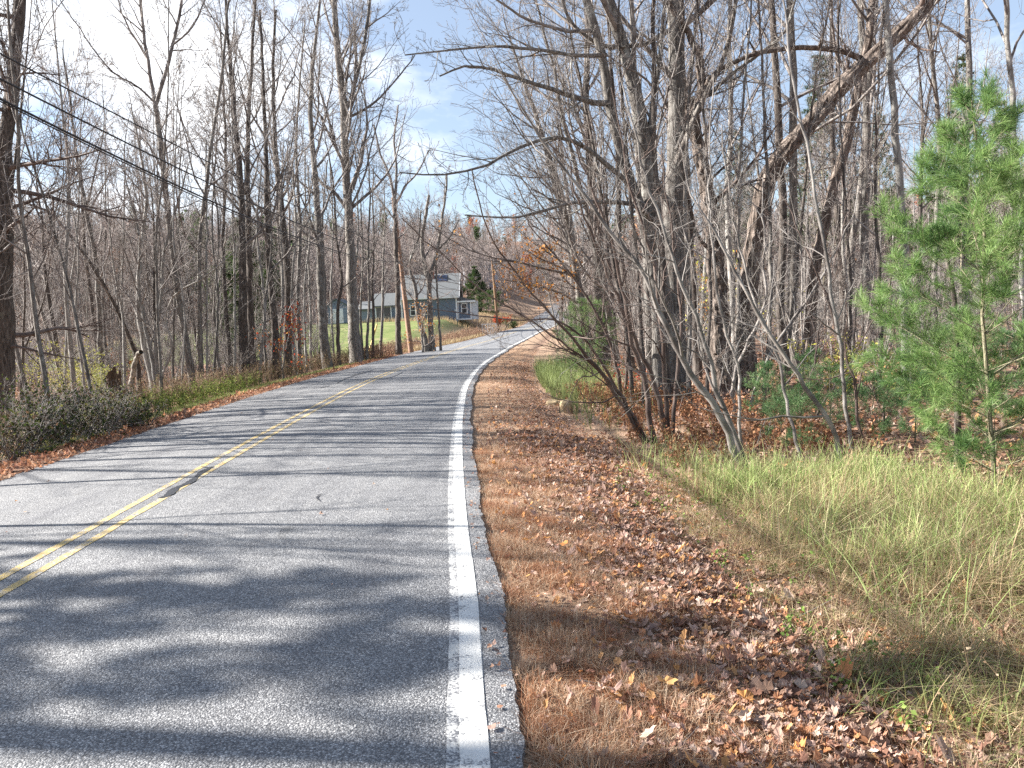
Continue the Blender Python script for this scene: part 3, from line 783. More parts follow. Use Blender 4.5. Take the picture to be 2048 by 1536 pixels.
def leaf_cards(r, P, size, cols, spread=.06, droop=.5, lobed=True):
    """small folded leaves at points P -> V, F(tris), colours"""
    n = len(P); P = P + r.normal(0, spread, P.shape)
    a = nrm(r.normal(0, 1, (n, 3)) - UP * droop); b_ = nrm(np.cross(a, r.normal(0, 1, (n, 3)))); c_ = np.cross(a, b_)
    s = size * r.uniform(.6, 1.25, n)[:, None]
    v = [P, P + a * s * .45 + b_ * s * .38 + c_ * s * .1, P + a * s, P + a * s * .45 - b_ * s * .38 + c_ * s * .1]
    V = np.stack(v, 1).reshape(-1, 3); i = np.arange(n) * 4
    F = np.concatenate((np.stack((i, i + 1, i + 2), -1), np.stack((i, i + 2, i + 3), -1)))
    cols = np.asarray(cols); c = cols[r.integers(0, len(cols), n)] * r.uniform(.75, 1.2, (n, 1))
    return V, F, np.repeat(c, 4, 0)
def add_leaves(root, org, P, size, cols, name='leaves', seed=0, **k):
    r = np.random.default_rng(seed); V, F, c = leaf_cards(r, np.asarray(P), size, cols, **k)
    return link(name, mesh_np(name, V - org, [F], False, np.clip(c, 0, 1)), M['leaf'], root)
ORANGE = [(.62, .30, .08), (.55, .24, .06), (.66, .38, .14), (.48, .20, .07)]
YELLOW = [(.58, .52, .12), (.50, .48, .10), (.62, .55, .2), (.40, .42, .08)]
RED = [(.60, .10, .05), (.50, .08, .04), (.62, .20, .08)]
GREEN = [(.10, .17, .04), (.14, .22, .05), (.07, .12, .035), (.20, .24, .06)]
TAN = [(.42, .27, .17), (.34, .20, .12), (.48, .34, .24)]

# ------------------------------------------------------------------ traced trees, right of the road
tipsA = []
hero('big many-stemmed tree with black-streaked grey trunk behind the roadside shrubs', [
    ([(1352, 800), (1350, 640), (1346, 463), (1350, 340), (1352, 231), (1350, 100), (1345, -10)], (16.6, 16.2), 48, 24, 15),
    ([(1335, 800), (1334, 640), (1322, 555), (1304, 463), (1294, 347), (1280, 231), (1253, 116), (1214, -8)], (16.4, 15.4), 34, 22, 14.5),
    ([(1318, 798), (1312, 600), (1290, 450), (1262, 370), (1234, 278), (1216, 194), (1200, 93), (1168, -8)], (16.2, 15), 26, 15, 13.5)],
    seed=11, bark='bark_grey', start=.42, k=11, minr=.0028, limbs=[
    ([(1216, 205), (1190, 206), (1140, 190), (1060, 165), (990, 140), (930, 132), (880, 152)], (15.4, 13), 13, 3, 12),
    ([(1262, 372), (1215, 330), (1165, 290), (1100, 275), (1030, 300), (960, 335), (880, 350), (800, 345)], (15.5, 12.5), 11, 2.5, 12),
    ([(1304, 440), (1270, 410), (1210, 404), (1150, 405), (1090, 420), (1020, 436), (930, 430)], (15.8, 13.4), 11, 2.5, 11),
    ([(1212, 110), (1150, 110), (1060, 98), (980, 93), (900, 100), (810, 110)], (15.2, 12.4), 9, 2.5, 12),
    ([(1190, 60), (1140, 62), (1090, 50), (1040, 32), (985, -6), (940, -50)], (15.2, 13), 8, 3, 10),
    ([(1340, 60), (1300, 85), (1270, 92), (1230, 95), (1190, 85), (1140, 40), (1120, -20)], (15.8, 15), 10, 5, 8),
    ([(1350, 420), (1312, 360), (1300, 260), (1320, 130), (1330, 20), (1345, -80)], (16, 15.4), 12, 6, 10),
    ([(1352, 330), (1400, 210), (1440, 130), (1462, 60), (1475, -30)], (16, 15.4), 12, 7, 10),
    ([(1352, 300), (1395, 210), (1440, 170), (1500, 120), (1570, 60), (1600, -40)], (16.2, 16.4), 9, 4, 9)])
hero('shaggy pinkish-brown tree with a knobbly burl and arching top limb', [
    ([(1452, 785), (1441, 690), (1437, 600), (1430, 509), (1418, 417), (1403, 324), (1386, 231), (1378, 195)], (17.2, 16.6), 42, 22, 6.6)],
    seed=12, bark='bark_shaggy', twig='twig_dark', start=.62, k=7, minr=.0028, taper_to=.75, limbs=[
    ([(1384, 232), (1398, 210), (1404, 160), (1395, 105), (1372, 60), (1345, 20), (1330, -40)], (16.6, 16), 20, 9, 10),
    ([(1430, 509), (1395, 470), (1375, 380), (1355, 250)], (16.8, 16.2), 9, 4, 7)])
hero('massive shaggy-barked trunk leaning far to the right across the sky', [
    ([(1485, 785), (1490, 690), (1494, 582), (1508, 491), (1519, 420), (1531, 365), (1563, 312), (1609, 259), (1679, 176), (1748, 111), (1804, 60), (1864, 0), (1930, -70)], (17.4, 16.2), 38, 25, 12.5)],
    seed=13, bark='bark_shaggy', twig='twig_dark', start=.55, k=11, minr=.0028, limbs=[
    ([(1735, 122), (1700, 106), (1655, 97), (1586, 96), (1517, 106), (1460, 128), (1424, 150), (1408, 185)], (16.6, 16), 12, 7, 7),
    ([(1700, 150), (1694, 118), (1688, 90)], (16.6, 16.4), 8, 5, 3),
    ([(1800, 66), (1840, 96), (1880, 104)], (16.3, 16.1), 8, 3, 4)])
RT = [  # label, stems, kw
 ('straight grey trunk standing right behind the leaning shaggy trunk', [([(1588, 705), (1583, 555), (1587, 417), (1586, 278), (1585, 139), (1580, -5)], (20, 19.6), 19, 13)], dict(H=16, seed=21, start=.4)),
 ('dark slender trunk close to the left of the straight grey one', [([(1572, 720), (1560, 600), (1566, 417), (1556, 278), (1553, 139), (1543, -5)], (18.6, 18), 18, 11)], dict(H=15, seed=22, bark='bark_dark', start=.35)),
 ('brown rough trunk leaning right behind the massive leaner', [([(1616, 740), (1622, 640), (1632, 532), (1656, 417), (1688, 301), (1708, 208), (1734, 93), (1746, -6)], (18.5, 18), 22, 13)], dict(H=15, seed=23, bark='bark_shaggy', start=.45)),
 ('pale smooth tall trunk left of the young green pine', [([(1812, 730), (1808, 600), (1808, 463), (1799, 394), (1792, 278), (1781, 139), (1774, -6)], (15.5, 15), 16, 12)], dict(H=15, seed=24, bark='bark_pale', start=.45)),
 ('thin pale trunk with a kink rising behind the top of the pine', [([(1868, 740), (1871, 560), (1874, 440), (1880, 300), (1874, 200), (1862, 90), (1856, -6)], (19, 18.4), 11, 7)], dict(H=13, seed=25, start=.35)),
 ('pale thin trunk at the right edge of the picture beyond the pine', [([(2052, 700), (2043, 480), (2037, 370), (2026, 250), (2020, 150), (2013, -6)], (16, 15.5), 12, 9)], dict(H=14, seed=26, bark='bark_pale', start=.4)),
 ('slim brown trunk just left of the big many-stemmed tree', [([(1336, 770), (1326, 600), (1322, 463), (1309, 324), (1306, 150), (1309, -6)], (15.2, 14.8), 12, 8)], dict(H=12, seed=27, bark='bark_dark', start=.3)),
 ('dark trunk with forked top standing behind the shaggy burl tree', [([(1393, 720), (1388, 600), (1380, 480), (1372, 330), (1366, 180), (1362, 0)], (20.5, 20), 17, 11)], dict(H=15, seed=28, bark='bark_dark', start=.35)),
 ('pale narrow trunk in the gap between burl tree and leaning trunk', [([(1470, 700), (1462, 560), (1455, 400), (1462, 250), (1458, 100), (1462, -5)], (24, 23.6), 12, 9)], dict(H=16, seed=29, bark='bark_pale', start=.35)),
 ('dark trunk behind the shrubs near the far roadside green pine', [([(1206, 690), (1198, 600), (1195, 500), (1190, 440), (1180, 330), (1172, 200)], (28, 28), 22, 14)], dict(H=17, seed=30, bark='bark_dark', start=.3, bias=(-.5, 0, 0))),
 ('rough grey trunk right of the yellow-leaved bushes', [([(1742, 720), (1735, 600), (1728, 450), (1735, 300), (1728, 150), (1720, -5)], (22, 21.5), 17, 11)], dict(H=16, seed=31, start=.4)),
 ('grey trunk bending right behind the leaning brown trunk', [([(1690, 720), (1696, 600), (1706, 480), (1722, 380), (1730, 260), (1742, 120), (1752, 0)], (24, 23), 14, 9)], dict(H=15, seed=32, start=.4)),
 ('slim grey trunk behind the uppermost boughs of the pine', [([(1935, 720), (1930, 520), (1932, 330), (1938, 150), (1935, 0)], (23, 23), 14, 10)], dict(H=16, seed=33, start=.35)),
 ('dark slim trunk seen between the many stems and the far pine', [([(1262, 740), (1255, 620), (1240, 480), (1236, 330), (1225, 180)], (22, 21), 13, 8)], dict(H=14, seed=34, bark='bark_dark', start=.3, bias=(-.4, 0, 0))),
 ('pale trunk with many low twigs behind the big many-stemmed tree', [([(1300, 740), (1296, 600), (1285, 430), (1275, 300), (1268, 120), (1262, 0)], (25, 24), 14, 9)], dict(H=16, seed=35, start=.3)),
]
for lab, st, kw in RT: hero(lab, st, k=11, minr=.003, **kw)
# beech with remaining orange leaves, leaning out over the road
tp = []
root, org = hero('slim grey tree holding orange leaves out over the road bend', [([(1168, 684), (1160, 600), (1148, 520), (1137, 450), (1120, 380), (1095, 300), (1065, 210)], (32, 29), 13, 7)],
    H=13, seed=41, start=.22, k=16, minr=.0045, bias=(-.9, -.2, 0), tips=tp, lr=.42, ang=.95, limbs=[
    ([(1160, 610), (1120, 585), (1080, 575), (1040, 565), (1010, 560)], (32, 29), 5, 2, 12),
    ([(1152, 560), (1120, 535), (1085, 520), (1050, 500)], (31.6, 29), 5, 2, 10)])
P = np.concatenate(tp); r = np.random.default_rng(7)
low = P[(P[:, 2] < 5.4) & (P[:, 2] > 1.2) & (P[:, 0] < 4.2)]; hi = P[(P[:, 2] >= 5.4)]
low = low[r.random(len(low)) < .5]; hi = hi[r.random(len(hi)) < .03]
add_leaves(root, org, np.concatenate((low, low + .08, hi)), .12, ORANGE, seed=1, spread=.10)
FAN = [('arching bare tree leaning over the road from the right, nearest of the far row', (1232, 716), (1150, 330), 24, 13, 51, 13),
       ('bare tree with a fan of fine twigs above the far road bend', (1180, 684), (1090, 300), 36, 11, 52, 14),
       ('grey-twigged tree behind the orange-leaved one at the roadside', (1160, 668), (1120, 280), 48, 10, 53, 15),
       ('farthest tall bare tree at the right edge of the road', (1150, 655), (1110, 330), 66, 9, 54, 16),
       ('broad bare tree with upswept limbs beside the far dark trunk', (1215, 700), (1175, 260), 30, 12, 55, 15)]
for lab, b_, t_, Y, w, sd_, H in FAN:
    hero(lab, [([b_, ((b_[0] * 2 + t_[0]) / 3 + 6, (b_[1] * 2 + t_[1]) / 3), ((b_[0] + 2 * t_[0]) / 3 + 4, (b_[1] + 2 * t_[1]) / 3), t_], (Y, Y - 1.5), w, w * .6)],
         H=H, seed=sd_, start=.2, k=15, minr=.004 if Y < 40 else .006, bias=(-.7, -.1, .1), lr=.42, ang=.8, up=.12, detail=4 if Y < 40 else 3)

for lab, x0, y0, x1, y1, x2, Y, w, H in (
    ('slim dark stem rising through the left side of the many-stemmed tree', 1288, 800, 1262, 400, 1236, 15.0, 9, 10), ('slim grey stem between many-stemmed tree and burl tree', 1378, 800, 1372, 400, 1392, 15.4, 10, 11),
    ('thin pale stem right in front of the burl tree trunk', 1412, 810, 1418, 420, 1402, 14.6, 8, 9), ('thin dark stem between burl tree and leaning shaggy trunk', 1466, 800, 1478, 420, 1500, 15.2, 9, 10),
    ('slim grey stem just right of the base of the leaning shaggy trunk', 1530, 790, 1540, 430, 1522, 16.0, 10, 11), ('thin leaning stem crossing the straight grey trunk', 1560, 800, 1604, 430, 1650, 15.5, 8, 9),
    ('thin grey stem left of the pale smooth trunk beside the pine', 1760, 790, 1752, 420, 1762, 15, 8, 10), ('slender stem half way between the leaning brown trunk and the pine', 1700, 790, 1692, 440, 1676, 14.6, 7, 9),
    ('outermost slim stem leaning over the verge from the many-stemmed tree', 1268, 800, 1210, 430, 1140, 15.6, 9, 9)):
    hero(lab, [([(x0, y0), ((x0 + x1) / 2 + 5, (y0 + y1) / 2), (x1, y1), ((x1 + x2) / 2 - 4, y1 / 2), (x2, 60)], Y, w, w * .45)], H=H, seed=int(x0), bark='bark_grey' if int(x0) % 4 else 'bark_dark', start=.3, k=12, detail=4, minr=.0028, lr=.26)
# near shrubs and saplings that lean over the ditch
def shrub(label, stems, seed, H=3.6, k=9, bark='twig_dark', name='bare_shrub', cat='shrub', minr=.0016, lr=.34):
    return hero(label, stems, H=H, seed=seed, bark=bark, twig=bark, name=name, cat=cat, start=.18, k=k, detail=3, minr=minr, ang=.7, lr=lr, up=.05, sway=.012, side=(5, 4, 3), wander=.17, taper_to=.2)
M['twig_grey'] = twig_mat('twig_grey', (.13, .115, .105), (.36, .335, .31))
shrub('dark many-stemmed bare shrub leaning left over the leafy ditch', [
    ([(1298, 889), (1252, 807), (1212, 756), (1165, 700), (1120, 650), (1075, 600)], (11.2, 9.6), 11, 4, 3.4),
    ([(1308, 889), (1288, 760), (1263, 678), (1251, 600), (1235, 520), (1205, 430)], (11.3, 10.3), 12, 5, 4.4),
    ([(1334, 889), (1312, 776), (1279, 698), (1251, 639), (1220, 560), (1195, 500)], (11.4, 10.6), 12, 5, 4.2),
    ([(1338, 885), (1330, 760), (1322, 640), (1300, 500), (1262, 380)], (11.5, 11), 10, 5, 5),
    ([(1345, 888), (1350, 780), (1362, 660), (1355, 540), (1340, 430)], (11.6, 11.4), 9, 4, 4.6),
    ([(1292, 886), (1240, 800), (1190, 735), (1130, 690), (1080, 655)], (11.1, 9.8), 8, 3, 3)], 61, bark='twig_dark')
shrub('tall grey sapling clump with crooked stems leaning left above the tall grass', [
    ([(1517, 987), (1466, 893), (1439, 826), (1388, 756), (1353, 698), (1322, 625), (1276, 532), (1216, 455), (1170, 390)], (8.6, 8.2), 17, 6, 4.6),
    ([(1512, 984), (1475, 880), (1447, 815), (1408, 690), (1388, 620), (1359, 555), (1332, 470), (1300, 380)], (8.7, 8.5), 12, 5, 4.6),
    ([(1490, 960), (1478, 840), (1480, 760), (1450, 650), (1430, 540), (1420, 430)], (8.9, 8.9), 8, 4, 4.6)], 62, bark='twig_grey')
shrub('pair of long pale saplings slanting up to the left in front of the big trunks', [
    ([(1692, 993), (1680, 920), (1655, 838), (1582, 733), (1514, 628), (1482, 560), (1430, 470)], (8.4, 8.6), 12, 5, 4),
    ([(1619, 961), (1592, 880), (1573, 797), (1550, 696), (1505, 596), (1480, 500)], (8.9, 9.3), 8, 4, 4.2)], 63, bark='twig_grey')
shrub('slender straight sapling crossing in front of the leaning trunk', [
    ([(1714, 965), (1692, 801), (1668, 620), (1646, 486), (1623, 347), (1606, 262), (1584, 150), (1575, 60)], (9.2, 9.6), 9, 5, 6.2)], 64, bark='twig_grey', k=7, lr=.2)
shrub('thin dark sapling clump between the pine and the slender sapling', [
    ([(1736, 948), (1722, 860), (1700, 740), (1668, 640), (1640, 560)], (9.6, 9.8), 8, 4, 3.6),
    ([(1772, 935), (1768, 820), (1790, 700), (1782, 600)], (10, 10.2), 6, 3, 3.4)], 65, bark='twig_dark')
shrub('crooked grey shrub at the foot of the shaggy trunks', [
    ([(1478, 860), (1465, 760), (1500, 680), (1530, 600), (1528, 500)], (13, 13), 8, 4, 4.2),
    ([(1492, 862), (1510, 780), (1545, 700), (1600, 620), (1640, 560)], (13, 13), 8, 4, 4),
    ([(1470, 862), (1430, 780), (1400, 700), (1395, 600)], (13, 13), 7, 3, 4)], 66, bark='twig_grey')
shrub('twiggy bare shrub arching over the verge near the green roadside clump', [
    ([(1236, 790), (1200, 720), (1160, 670), (1110, 640), (1060, 640)], (16.5, 15), 7, 3, 2.8),
    ([(1244, 792), (1225, 700), (1195, 630), (1150, 560), (1100, 500)], (16.6, 15.5), 8, 3, 4.2),
    ([(1250, 792), (1255, 690), (1240, 590), (1205, 500)], (16.8, 16), 7, 3, 4.6)], 67, bark='twig_dark')
shrub('fine dark brushy shrub left of the pine at the wood edge', [
    ([(1610, 905), (1600, 820), (1625, 740), (1640, 660)], (12, 12), 6, 3, 3.4),
    ([(1625, 905), (1640, 820), (1690, 740), (1720, 690)], (12, 12), 6, 3, 3)], 68, bark='twig_dark')
# broken dead stem behind the pine
r = np.random.default_rng(9)
P = stem_path([(1915, 770), (1912, 700), (1908, 600), (1898, 540), (1890, 484)], 8.2)
e = empty('dead_stem', (P[0][0], P[0][1], gz(P[0][0], P[0][1])), 'broken brown dead stem poking up among the pine boughs', 'dead tree')
tb = Tubes(); tb.add(rough(r, P, None, .006), np.linspace(.038, .022, len(P)), 8); tb.build('trunk', M['bark_dark'], e, e.location)
tb = Tubes(); P2 = np.array([P[-6], P[-6] + (-.05, 0, .1), P[-6] + (-.12, .03, .16)]); tb.add(P2, [.012, .009, .004], 5); tb.build('branch_stub', M['bark_dark'], e, e.location)

# ------------------------------------------------------------------ traced trees, left of the road
def gY(x, y, lo=4, hi=110):
    prev = None
    for Y in np.arange(lo, hi, .4):
        p = at(x, y, Y)
        if p[2] <= gz(p[0], Y): return float(Y)
    return float(hi)
def lt(label, px, wb, wt, H, seed, Y=None, **kw):
    Y = Y or min(60, gY(*px[0])); wt *= .62; H = min(H, 14.5)
    kw.setdefault('minr', .0045 if Y < 32 else .006); kw.setdefault('detail', 4 if Y < 36 else 3)
    kw.setdefault('start', .3); kw.setdefault('k', 13)
    return hero(label, [(px, (Y, Y * .985), wb, wt)], H=H, seed=seed, **kw)
hero('thick black-looking conifer trunk at the left edge, full of dead twigs', [
    ([(4, 842), (6, 700), (7, 527), (12, 293), (26, 146), (41, 0)], (17.5, 17.2), 40, 20)], H=17, seed=101, bark='bark_dark', twig='twig_dark', start=.1, k=34, ang=1.35,
    lr=.17, up=-.02, wander=.1, detail=4, minr=.003, side=(9, 5, 3))
lt('pale slim tree with feathered top left of the forked one', [(202, 735), (193, 527), (170, 410), (152, 293), (141, 205), (128, 120)], 12, 5, 13, 102, Y=29)
lt('thin dark tree leaning hard to the left near the broken stump', [(272, 712), (223, 598), (176, 521), (129, 457), (94, 422), (53, 407)], 9, 4, 7, 103, Y=27, bark='bark_dark', H_=0) if False else \
    hero('thin dark tree leaning hard to the left near the broken stump', [([(272, 712), (223, 598), (176, 521), (129, 457), (94, 422), (53, 407)], (27, 25), 9, 4)], H=7, seed=103, bark='bark_dark', twig='twig', start=.3, k=9, detail=3, minr=.004)
hero('tall grey tree whose trunk splits into a clean wide Y against the cloud', [
    ([(386, 775), (375, 703), (356, 590), (345, 500), (334, 410), (322, 300), (311, 212)], (26, 25.5), 15, 9, 8.7)], H=8.7, seed=104, bark='bark_grey', start=.5, k=5, detail=4, minr=.004, taper_to=.9, limbs=[
    ([(311, 214), (334, 135), (351, 59), (366, -10), (378, -110), (384, -200)], (25.5, 25), 8, 3, 16),
    ([(311, 214), (300, 150), (290, 80), (281, 0), (268, -100), (262, -200)], (25.5, 25.5), 8, 3, 16),
    ([(309, 205), (270, 170), (220, 140), (160, 60), (120, 0)], (25.5, 24), 4, 2, 12),
    ([(296, 120), (260, 60), (235, 0), (215, -70)], (25.5, 25), 4, 2, 10),
    ([(345, 90), (380, 60), (410, 0), (430, -70)], (25.3, 25), 4, 2, 10)])
lt('twin-stemmed pale tree left of the broad dark group', [(404, 772), (398, 527), (408, 410), (422, 293), (440, 180), (452, 60), (462, -40)], 10, 6, 15, 105, Y=26, bark='bark_grey')
lt('slender brown tree at the verge between twin stem and dark group', [(462, 752), (451, 600), (446, 480), (452, 340), (448, 200), (440, 60)], 9, 5, 14, 106, Y=30, bark='bark_dark')
lt('thickest dark trunk of the close roadside group', [(490, 745), (486, 620), (483, 410), (476, 310), (469, 234), (458, 100), (450, -20)], 18, 8, 16, 107, Y=30, bark='bark_dark', up=.16)
lt('dark trunk standing close beside the thickest one of the roadside group', [(505, 742), (500, 600), (497, 469), (495, 293), (504, 117), (512, -20)], 14, 8, 16, 108, Y=31.5, bark='bark_dark', up=.16)
lt('dark trunk in the right half of the roadside group, bending slightly left', [(548, 738), (551, 680), (536, 498), (533, 351), (527, 176), (520, 20)], 15, 7, 15, 109, Y=32, bark='bark_dark', up=.14)
lt('dark trunk beside the red-leaved sapling', [(575, 728), (577, 600), (574, 527), (562, 410), (551, 293), (546, 160), (552, 20)], 17, 7, 16, 110, Y=34, bark='bark_dark', up=.14)
lt('slim grey tree with a thin double top right of the red sapling', [(600, 726), (596, 600), (600, 450), (592, 300), (600, 160), (610, 40)], 9, 4, 14, 111, Y=35)
lt('mid-sized trunk with crooked base left of the big lawn-side trunk', [(655, 722), (646, 660), (641, 527), (630, 351), (621, 234), (627, 117), (640, 0)], 18, 8, 16, 112, Y=37, up=.14)
hero('tall thick forked trunk dominating the verge in front of the lawn', [
    ([(712, 722), (706, 640), (701, 500), (696, 413), (690, 300), (686, 200), (676, 110), (668, 10), (660, -60)], (39, 38.6), 23, 9, 17),
    ([(690, 280), (698, 215), (712, 160), (728, 90), (738, 20), (744, -40)], (39, 38.6), 11, 6, 1)], H=17, seed=113, bark='bark_grey', start=.38, k=15, detail=4, minr=.0055, up=.14, limbs=[
    ([(694, 420), (670, 385), (645, 368), (628, 345), (622, 300)], (39, 38.6), 8, 3, 9),
    ([(688, 240), (735, 215), (765, 190), (800, 150), (830, 110)], (39, 38), 6, 2, 12)])
for q in ():
    pass
hero('dark straight tree with upswept forks just left of the leaning pole', [
    ([(797, 690), (795, 572), (792, 500), (789, 398)], (48, 48), 11, 8, 9.2)], H=9.2, seed=114, bark='bark_dark', start=.6, k=5, detail=3, minr=.006, taper_to=.9, limbs=[
    ([(789, 400), (778, 350), (762, 310), (748, 250)], (48, 47.6), 6, 3, 10), ([(789, 400), (793, 340), (788, 280), (796, 210)], (48, 48), 6, 3, 12),
    ([(790, 410), (812, 370), (835, 345), (858, 300)], (48, 47.6), 5, 2, 10), ([(789, 440), (760, 400), (738, 372)], (48, 47.6), 4, 2, 8)])
hero('two-forked grey tree before the house wall, right of the pole', [
    ([(863, 684), (859, 588), (857, 566), (846, 509), (845, 470), (850, 440), (858, 390)], (50, 49.5), 13, 5, 9.5),
    ([(858, 570), (868, 530), (873, 509), (882, 450), (892, 382), (893, 350)], (50, 49.5), 8, 4, 1),
    ([(872, 510), (890, 490), (905, 465), (918, 440)], (50, 49.5), 5, 2, 1)], H=9.5, seed=115, bark='bark_grey', start=.4, k=9, detail=3, minr=.006)
lt('leaning slim tree crossing the house windows', [(851, 680), (837, 636), (830, 572), (819, 528), (836, 480), (842, 420)], 11, 4, 8.5, 116, Y=49.5)
lt('thin dark double tree left of the leaning pole by the guy wire', [(745, 705), (747, 620), (744, 560), (748, 480), (745, 400), (748, 330)], 6, 3, 10, 117, Y=44, bark='bark_dark')
lt('thin grey tree just right of the tall thick forked trunk', [(733, 706), (738, 600), (736, 500), (740, 400), (736, 300)], 6, 4, 12, 118, Y=42)
lt('thin crooked tree left of the tall thick forked trunk', [(678, 726), (676, 620), (684, 560), (672, 470), (668, 380), (655, 300)], 8, 4, 12, 119, Y=38, bark='bark_dark')
# clump with pale crooked stems next to the stump
hero('clump of pale crooked stems growing beside the brown stump', [
    ([(312, 768), (300, 700), (284, 620), (276, 560), (280, 480), (262, 400)], (25.5, 25), 8, 4, 8),
    ([(316, 768), (310, 690), (322, 600), (326, 520), (345, 440), (362, 380)], (25.5, 25), 7, 4, 8),
    ([(306, 770), (288, 690), (276, 600), (282, 500), (292, 400), (285, 330)], (25.6, 25.6), 12, 5, 10),
    ([(320, 766), (345, 690), (330, 640), (350, 590), (400, 560)], (25.4, 25), 6, 3, 5)], seed=120, H=9, bark='bark_pale', start=.2, k=10, detail=3, minr=.004)
# thin roadside poles-like saplings, each its own tree
LS = [(428, 756, 432, 300, 27), (440, 752, 425, 330, 28), (520, 742, 523, 330, 30), (532, 740, 540, 380, 31), (612, 722, 616, 330, 36), (622, 722, 610, 300, 38), (640, 722, 655, 320, 38),
      (668, 718, 660, 340, 41), (590, 726, 585, 330, 33), (415, 764, 412, 280, 26), (470, 750, 465, 260, 29), (345, 760, 362, 300, 27), (240, 740, 250, 330, 29), (130, 760, 160, 330, 24),
      (168, 760, 140, 390, 23), (365, 765, 350, 330, 24.5), (725, 710, 722, 420, 42), (762, 700, 770, 440, 46), (700, 716, 715, 380, 41), (560, 735, 566, 300, 32)]
posn = ['near the broken stump', 'in the shade beyond the left verge', 'between the dark roadside trunks', 'along the left verge before the lawn']
for i, (x0, y0, x1, y1, Y) in enumerate(LS):
    rr = random.Random(i); dx = rr.uniform(-9, 9)
    zone = 0 if x0 < 370 and x0 > 200 else 1 if x0 < 200 else 2 if x0 < 600 else 3
    hero('thin upright grey sapling ' + posn[zone], [([(x0, y0), ((2 * x0 + x1) / 3 + dx, (2 * y0 + y1) / 3), ((x0 + 2 * x1) / 3 - dx, (y0 + 2 * y1) / 3), (x1, y1)], Y, rr.uniform(4, 6.5), 2.8)],
         H=rr.uniform(8, 12), seed=200 + i, bark=rr.choice(['bark_pale', 'bark_grey']), start=.25, k=10, detail=3, minr=.004, lr=.22, name='sapling', cat='sapling', group='thin saplings ' + posn[zone])
# red-leaved sapling, yellow-leaved ones
tp = []; root, org = hero('thin sapling with a few red leaves in front of dark roadside trunks', [([(566, 738), (572, 700), (580, 660), (596, 625)], 30, 4, 2)], H=2.6, seed=130, start=.2, k=12, detail=3, lr=.45, ang=1.1, tips=tp, minr=.003, name='sapling', cat='sapling')
P = np.concatenate(tp); add_leaves(root, org, P[::2], .10, RED + ORANGE[:1], seed=3, spread=.12)
tp = []; root, org = hero('young oak with rusty leaves at the foot of the two-forked tree', [([(845, 690), (843, 660), (850, 630)], 48.6, 5, 2)], H=3.2, seed=131, start=.1, k=12, detail=3, lr=.5, ang=1.1, tips=tp, minr=.004, name='sapling', cat='sapling')
P = np.concatenate(tp); add_leaves(root, org, np.concatenate((P[::2],)), .12, TAN + ORANGE, seed=4, spread=.15)

DARKG = [(.07, .11, .035), (.05, .085, .03), (.10, .13, .05)]
def bush(label, x, Y, h, w, cols, n, size, seed, name='shrub', cat='shrub', stems=14, group=None, base=None):
    r = np.random.default_rng(seed); p = at(x, 700, Y); z = gz(p[0], Y) if base is None else base
    org = np.array((p[0], Y, z)); e = empty(name, org, label, cat, group)
    C = Tubes(); a = r.uniform(0, 2 * pi, stems); D = np.stack((np.cos(a) * .5 * w / h, np.sin(a) * .5 * w / h, np.ones(stems)), -1) + r.normal(0, .12, (stems, 3))
    P0 = np.stack((r.normal(0, w * .12, stems), r.normal(0, w * .12, stems), np.full(stems, -.05)), -1) + org
    L = h * r.uniform(.75, 1.15, stems); P, R = grow(r, P0, D, L, np.full(stems, .006 + .004 * h), 6, .12, .05)
    C.add(P, R, 4)
    l1 = spawn(r, P, R, L, 9, .15, 1, .75, .25, .42, .6, 4, .15, .05, .002); C.add(l1[0], l1[1], 3)
    l2 = spawn(r, *l1, 5, .1, 1, .8, .25, .5, .7, 3, .15, .05, .0015); C.add(l2[0], l2[1], 3)
    C.build('branches', M['twig_brush'], e, org)
    if n:
        allp = np.concatenate((l1[0][:, 1:].reshape(-1, 3), l2[0].reshape(-1, 3)))
        add_leaves(e, org, allp[r.integers(0, len(allp), n)], size, cols, seed=seed, spread=size * .7)
    return e
BR = [(.055, .08, .022), (.04, .06, .02), (.10, .12, .03), (.07, .05, .025)]
for i, (x, Y, h, w, lab) in enumerate([
        (12, 12.0, 1.0, 1.6, 'low dark leafy bush at the left edge nearest the road'), (95, 12.8, 1.0, 1.5, 'low dark leafy bush below the leaning twigs, second from the left edge'),
        (175, 13.6, 1.0, 1.4, 'low dark green bush in front of the broken stump'), (60, 14.6, 1.25, 1.7, 'dark bush behind the two bushes at the left edge'),
        (140, 15.6, 1.1, 1.7, 'dark green bush between stump and black conifer trunk'), (208, 15.0, .7, 1.2, 'small dark bush right at the foot of the broken stump'),
        (246, 14.6, .6, 1.0, 'lowest green bush at the right end of the dark row')]):
    bush(lab, x, Y, h, w, BR if i % 2 else BR + [(.16, .10, .06), (.2, .2, .06)], 1100, .055, 140 + i, stems=34)
bush('yellow-green leafy bush glowing behind the dark row of bushes', 130, 24, 1.9, 2.4, [(.42, .40, .10), (.34, .36, .08), (.50, .45, .14)], 1100, .06, 150)
bush('second yellow-green bush half behind the brown stump', 190, 26, 1.5, 2.2, [(.40, .38, .12), (.30, .33, .08)], 1400, .07, 151)
bush('bright red-leaved bush beside the far road', 1001, 120, 1.5, 3.6, RED, 2200, .16, 152)
bush('dark green rounded bush right of the red one', 1020, 117, 1.4, 3.0, DARKG, 2600, .12, 153)
bush('bare pinkish brush at the foot of the far pole', 985, 88, 1.6, 3.0, TAN, 500, .10, 154, stems=26)
bush('bare brown brush left of the dark green rounded bush', 1008, 112, 1.4, 3.0, TAN, 400, .10, 155, stems=26)
bush('yellow-leaved low bush glowing behind the leaning saplings', 1672, 14.5, 1.1, 1.4, YELLOW, 900, .065, 156)
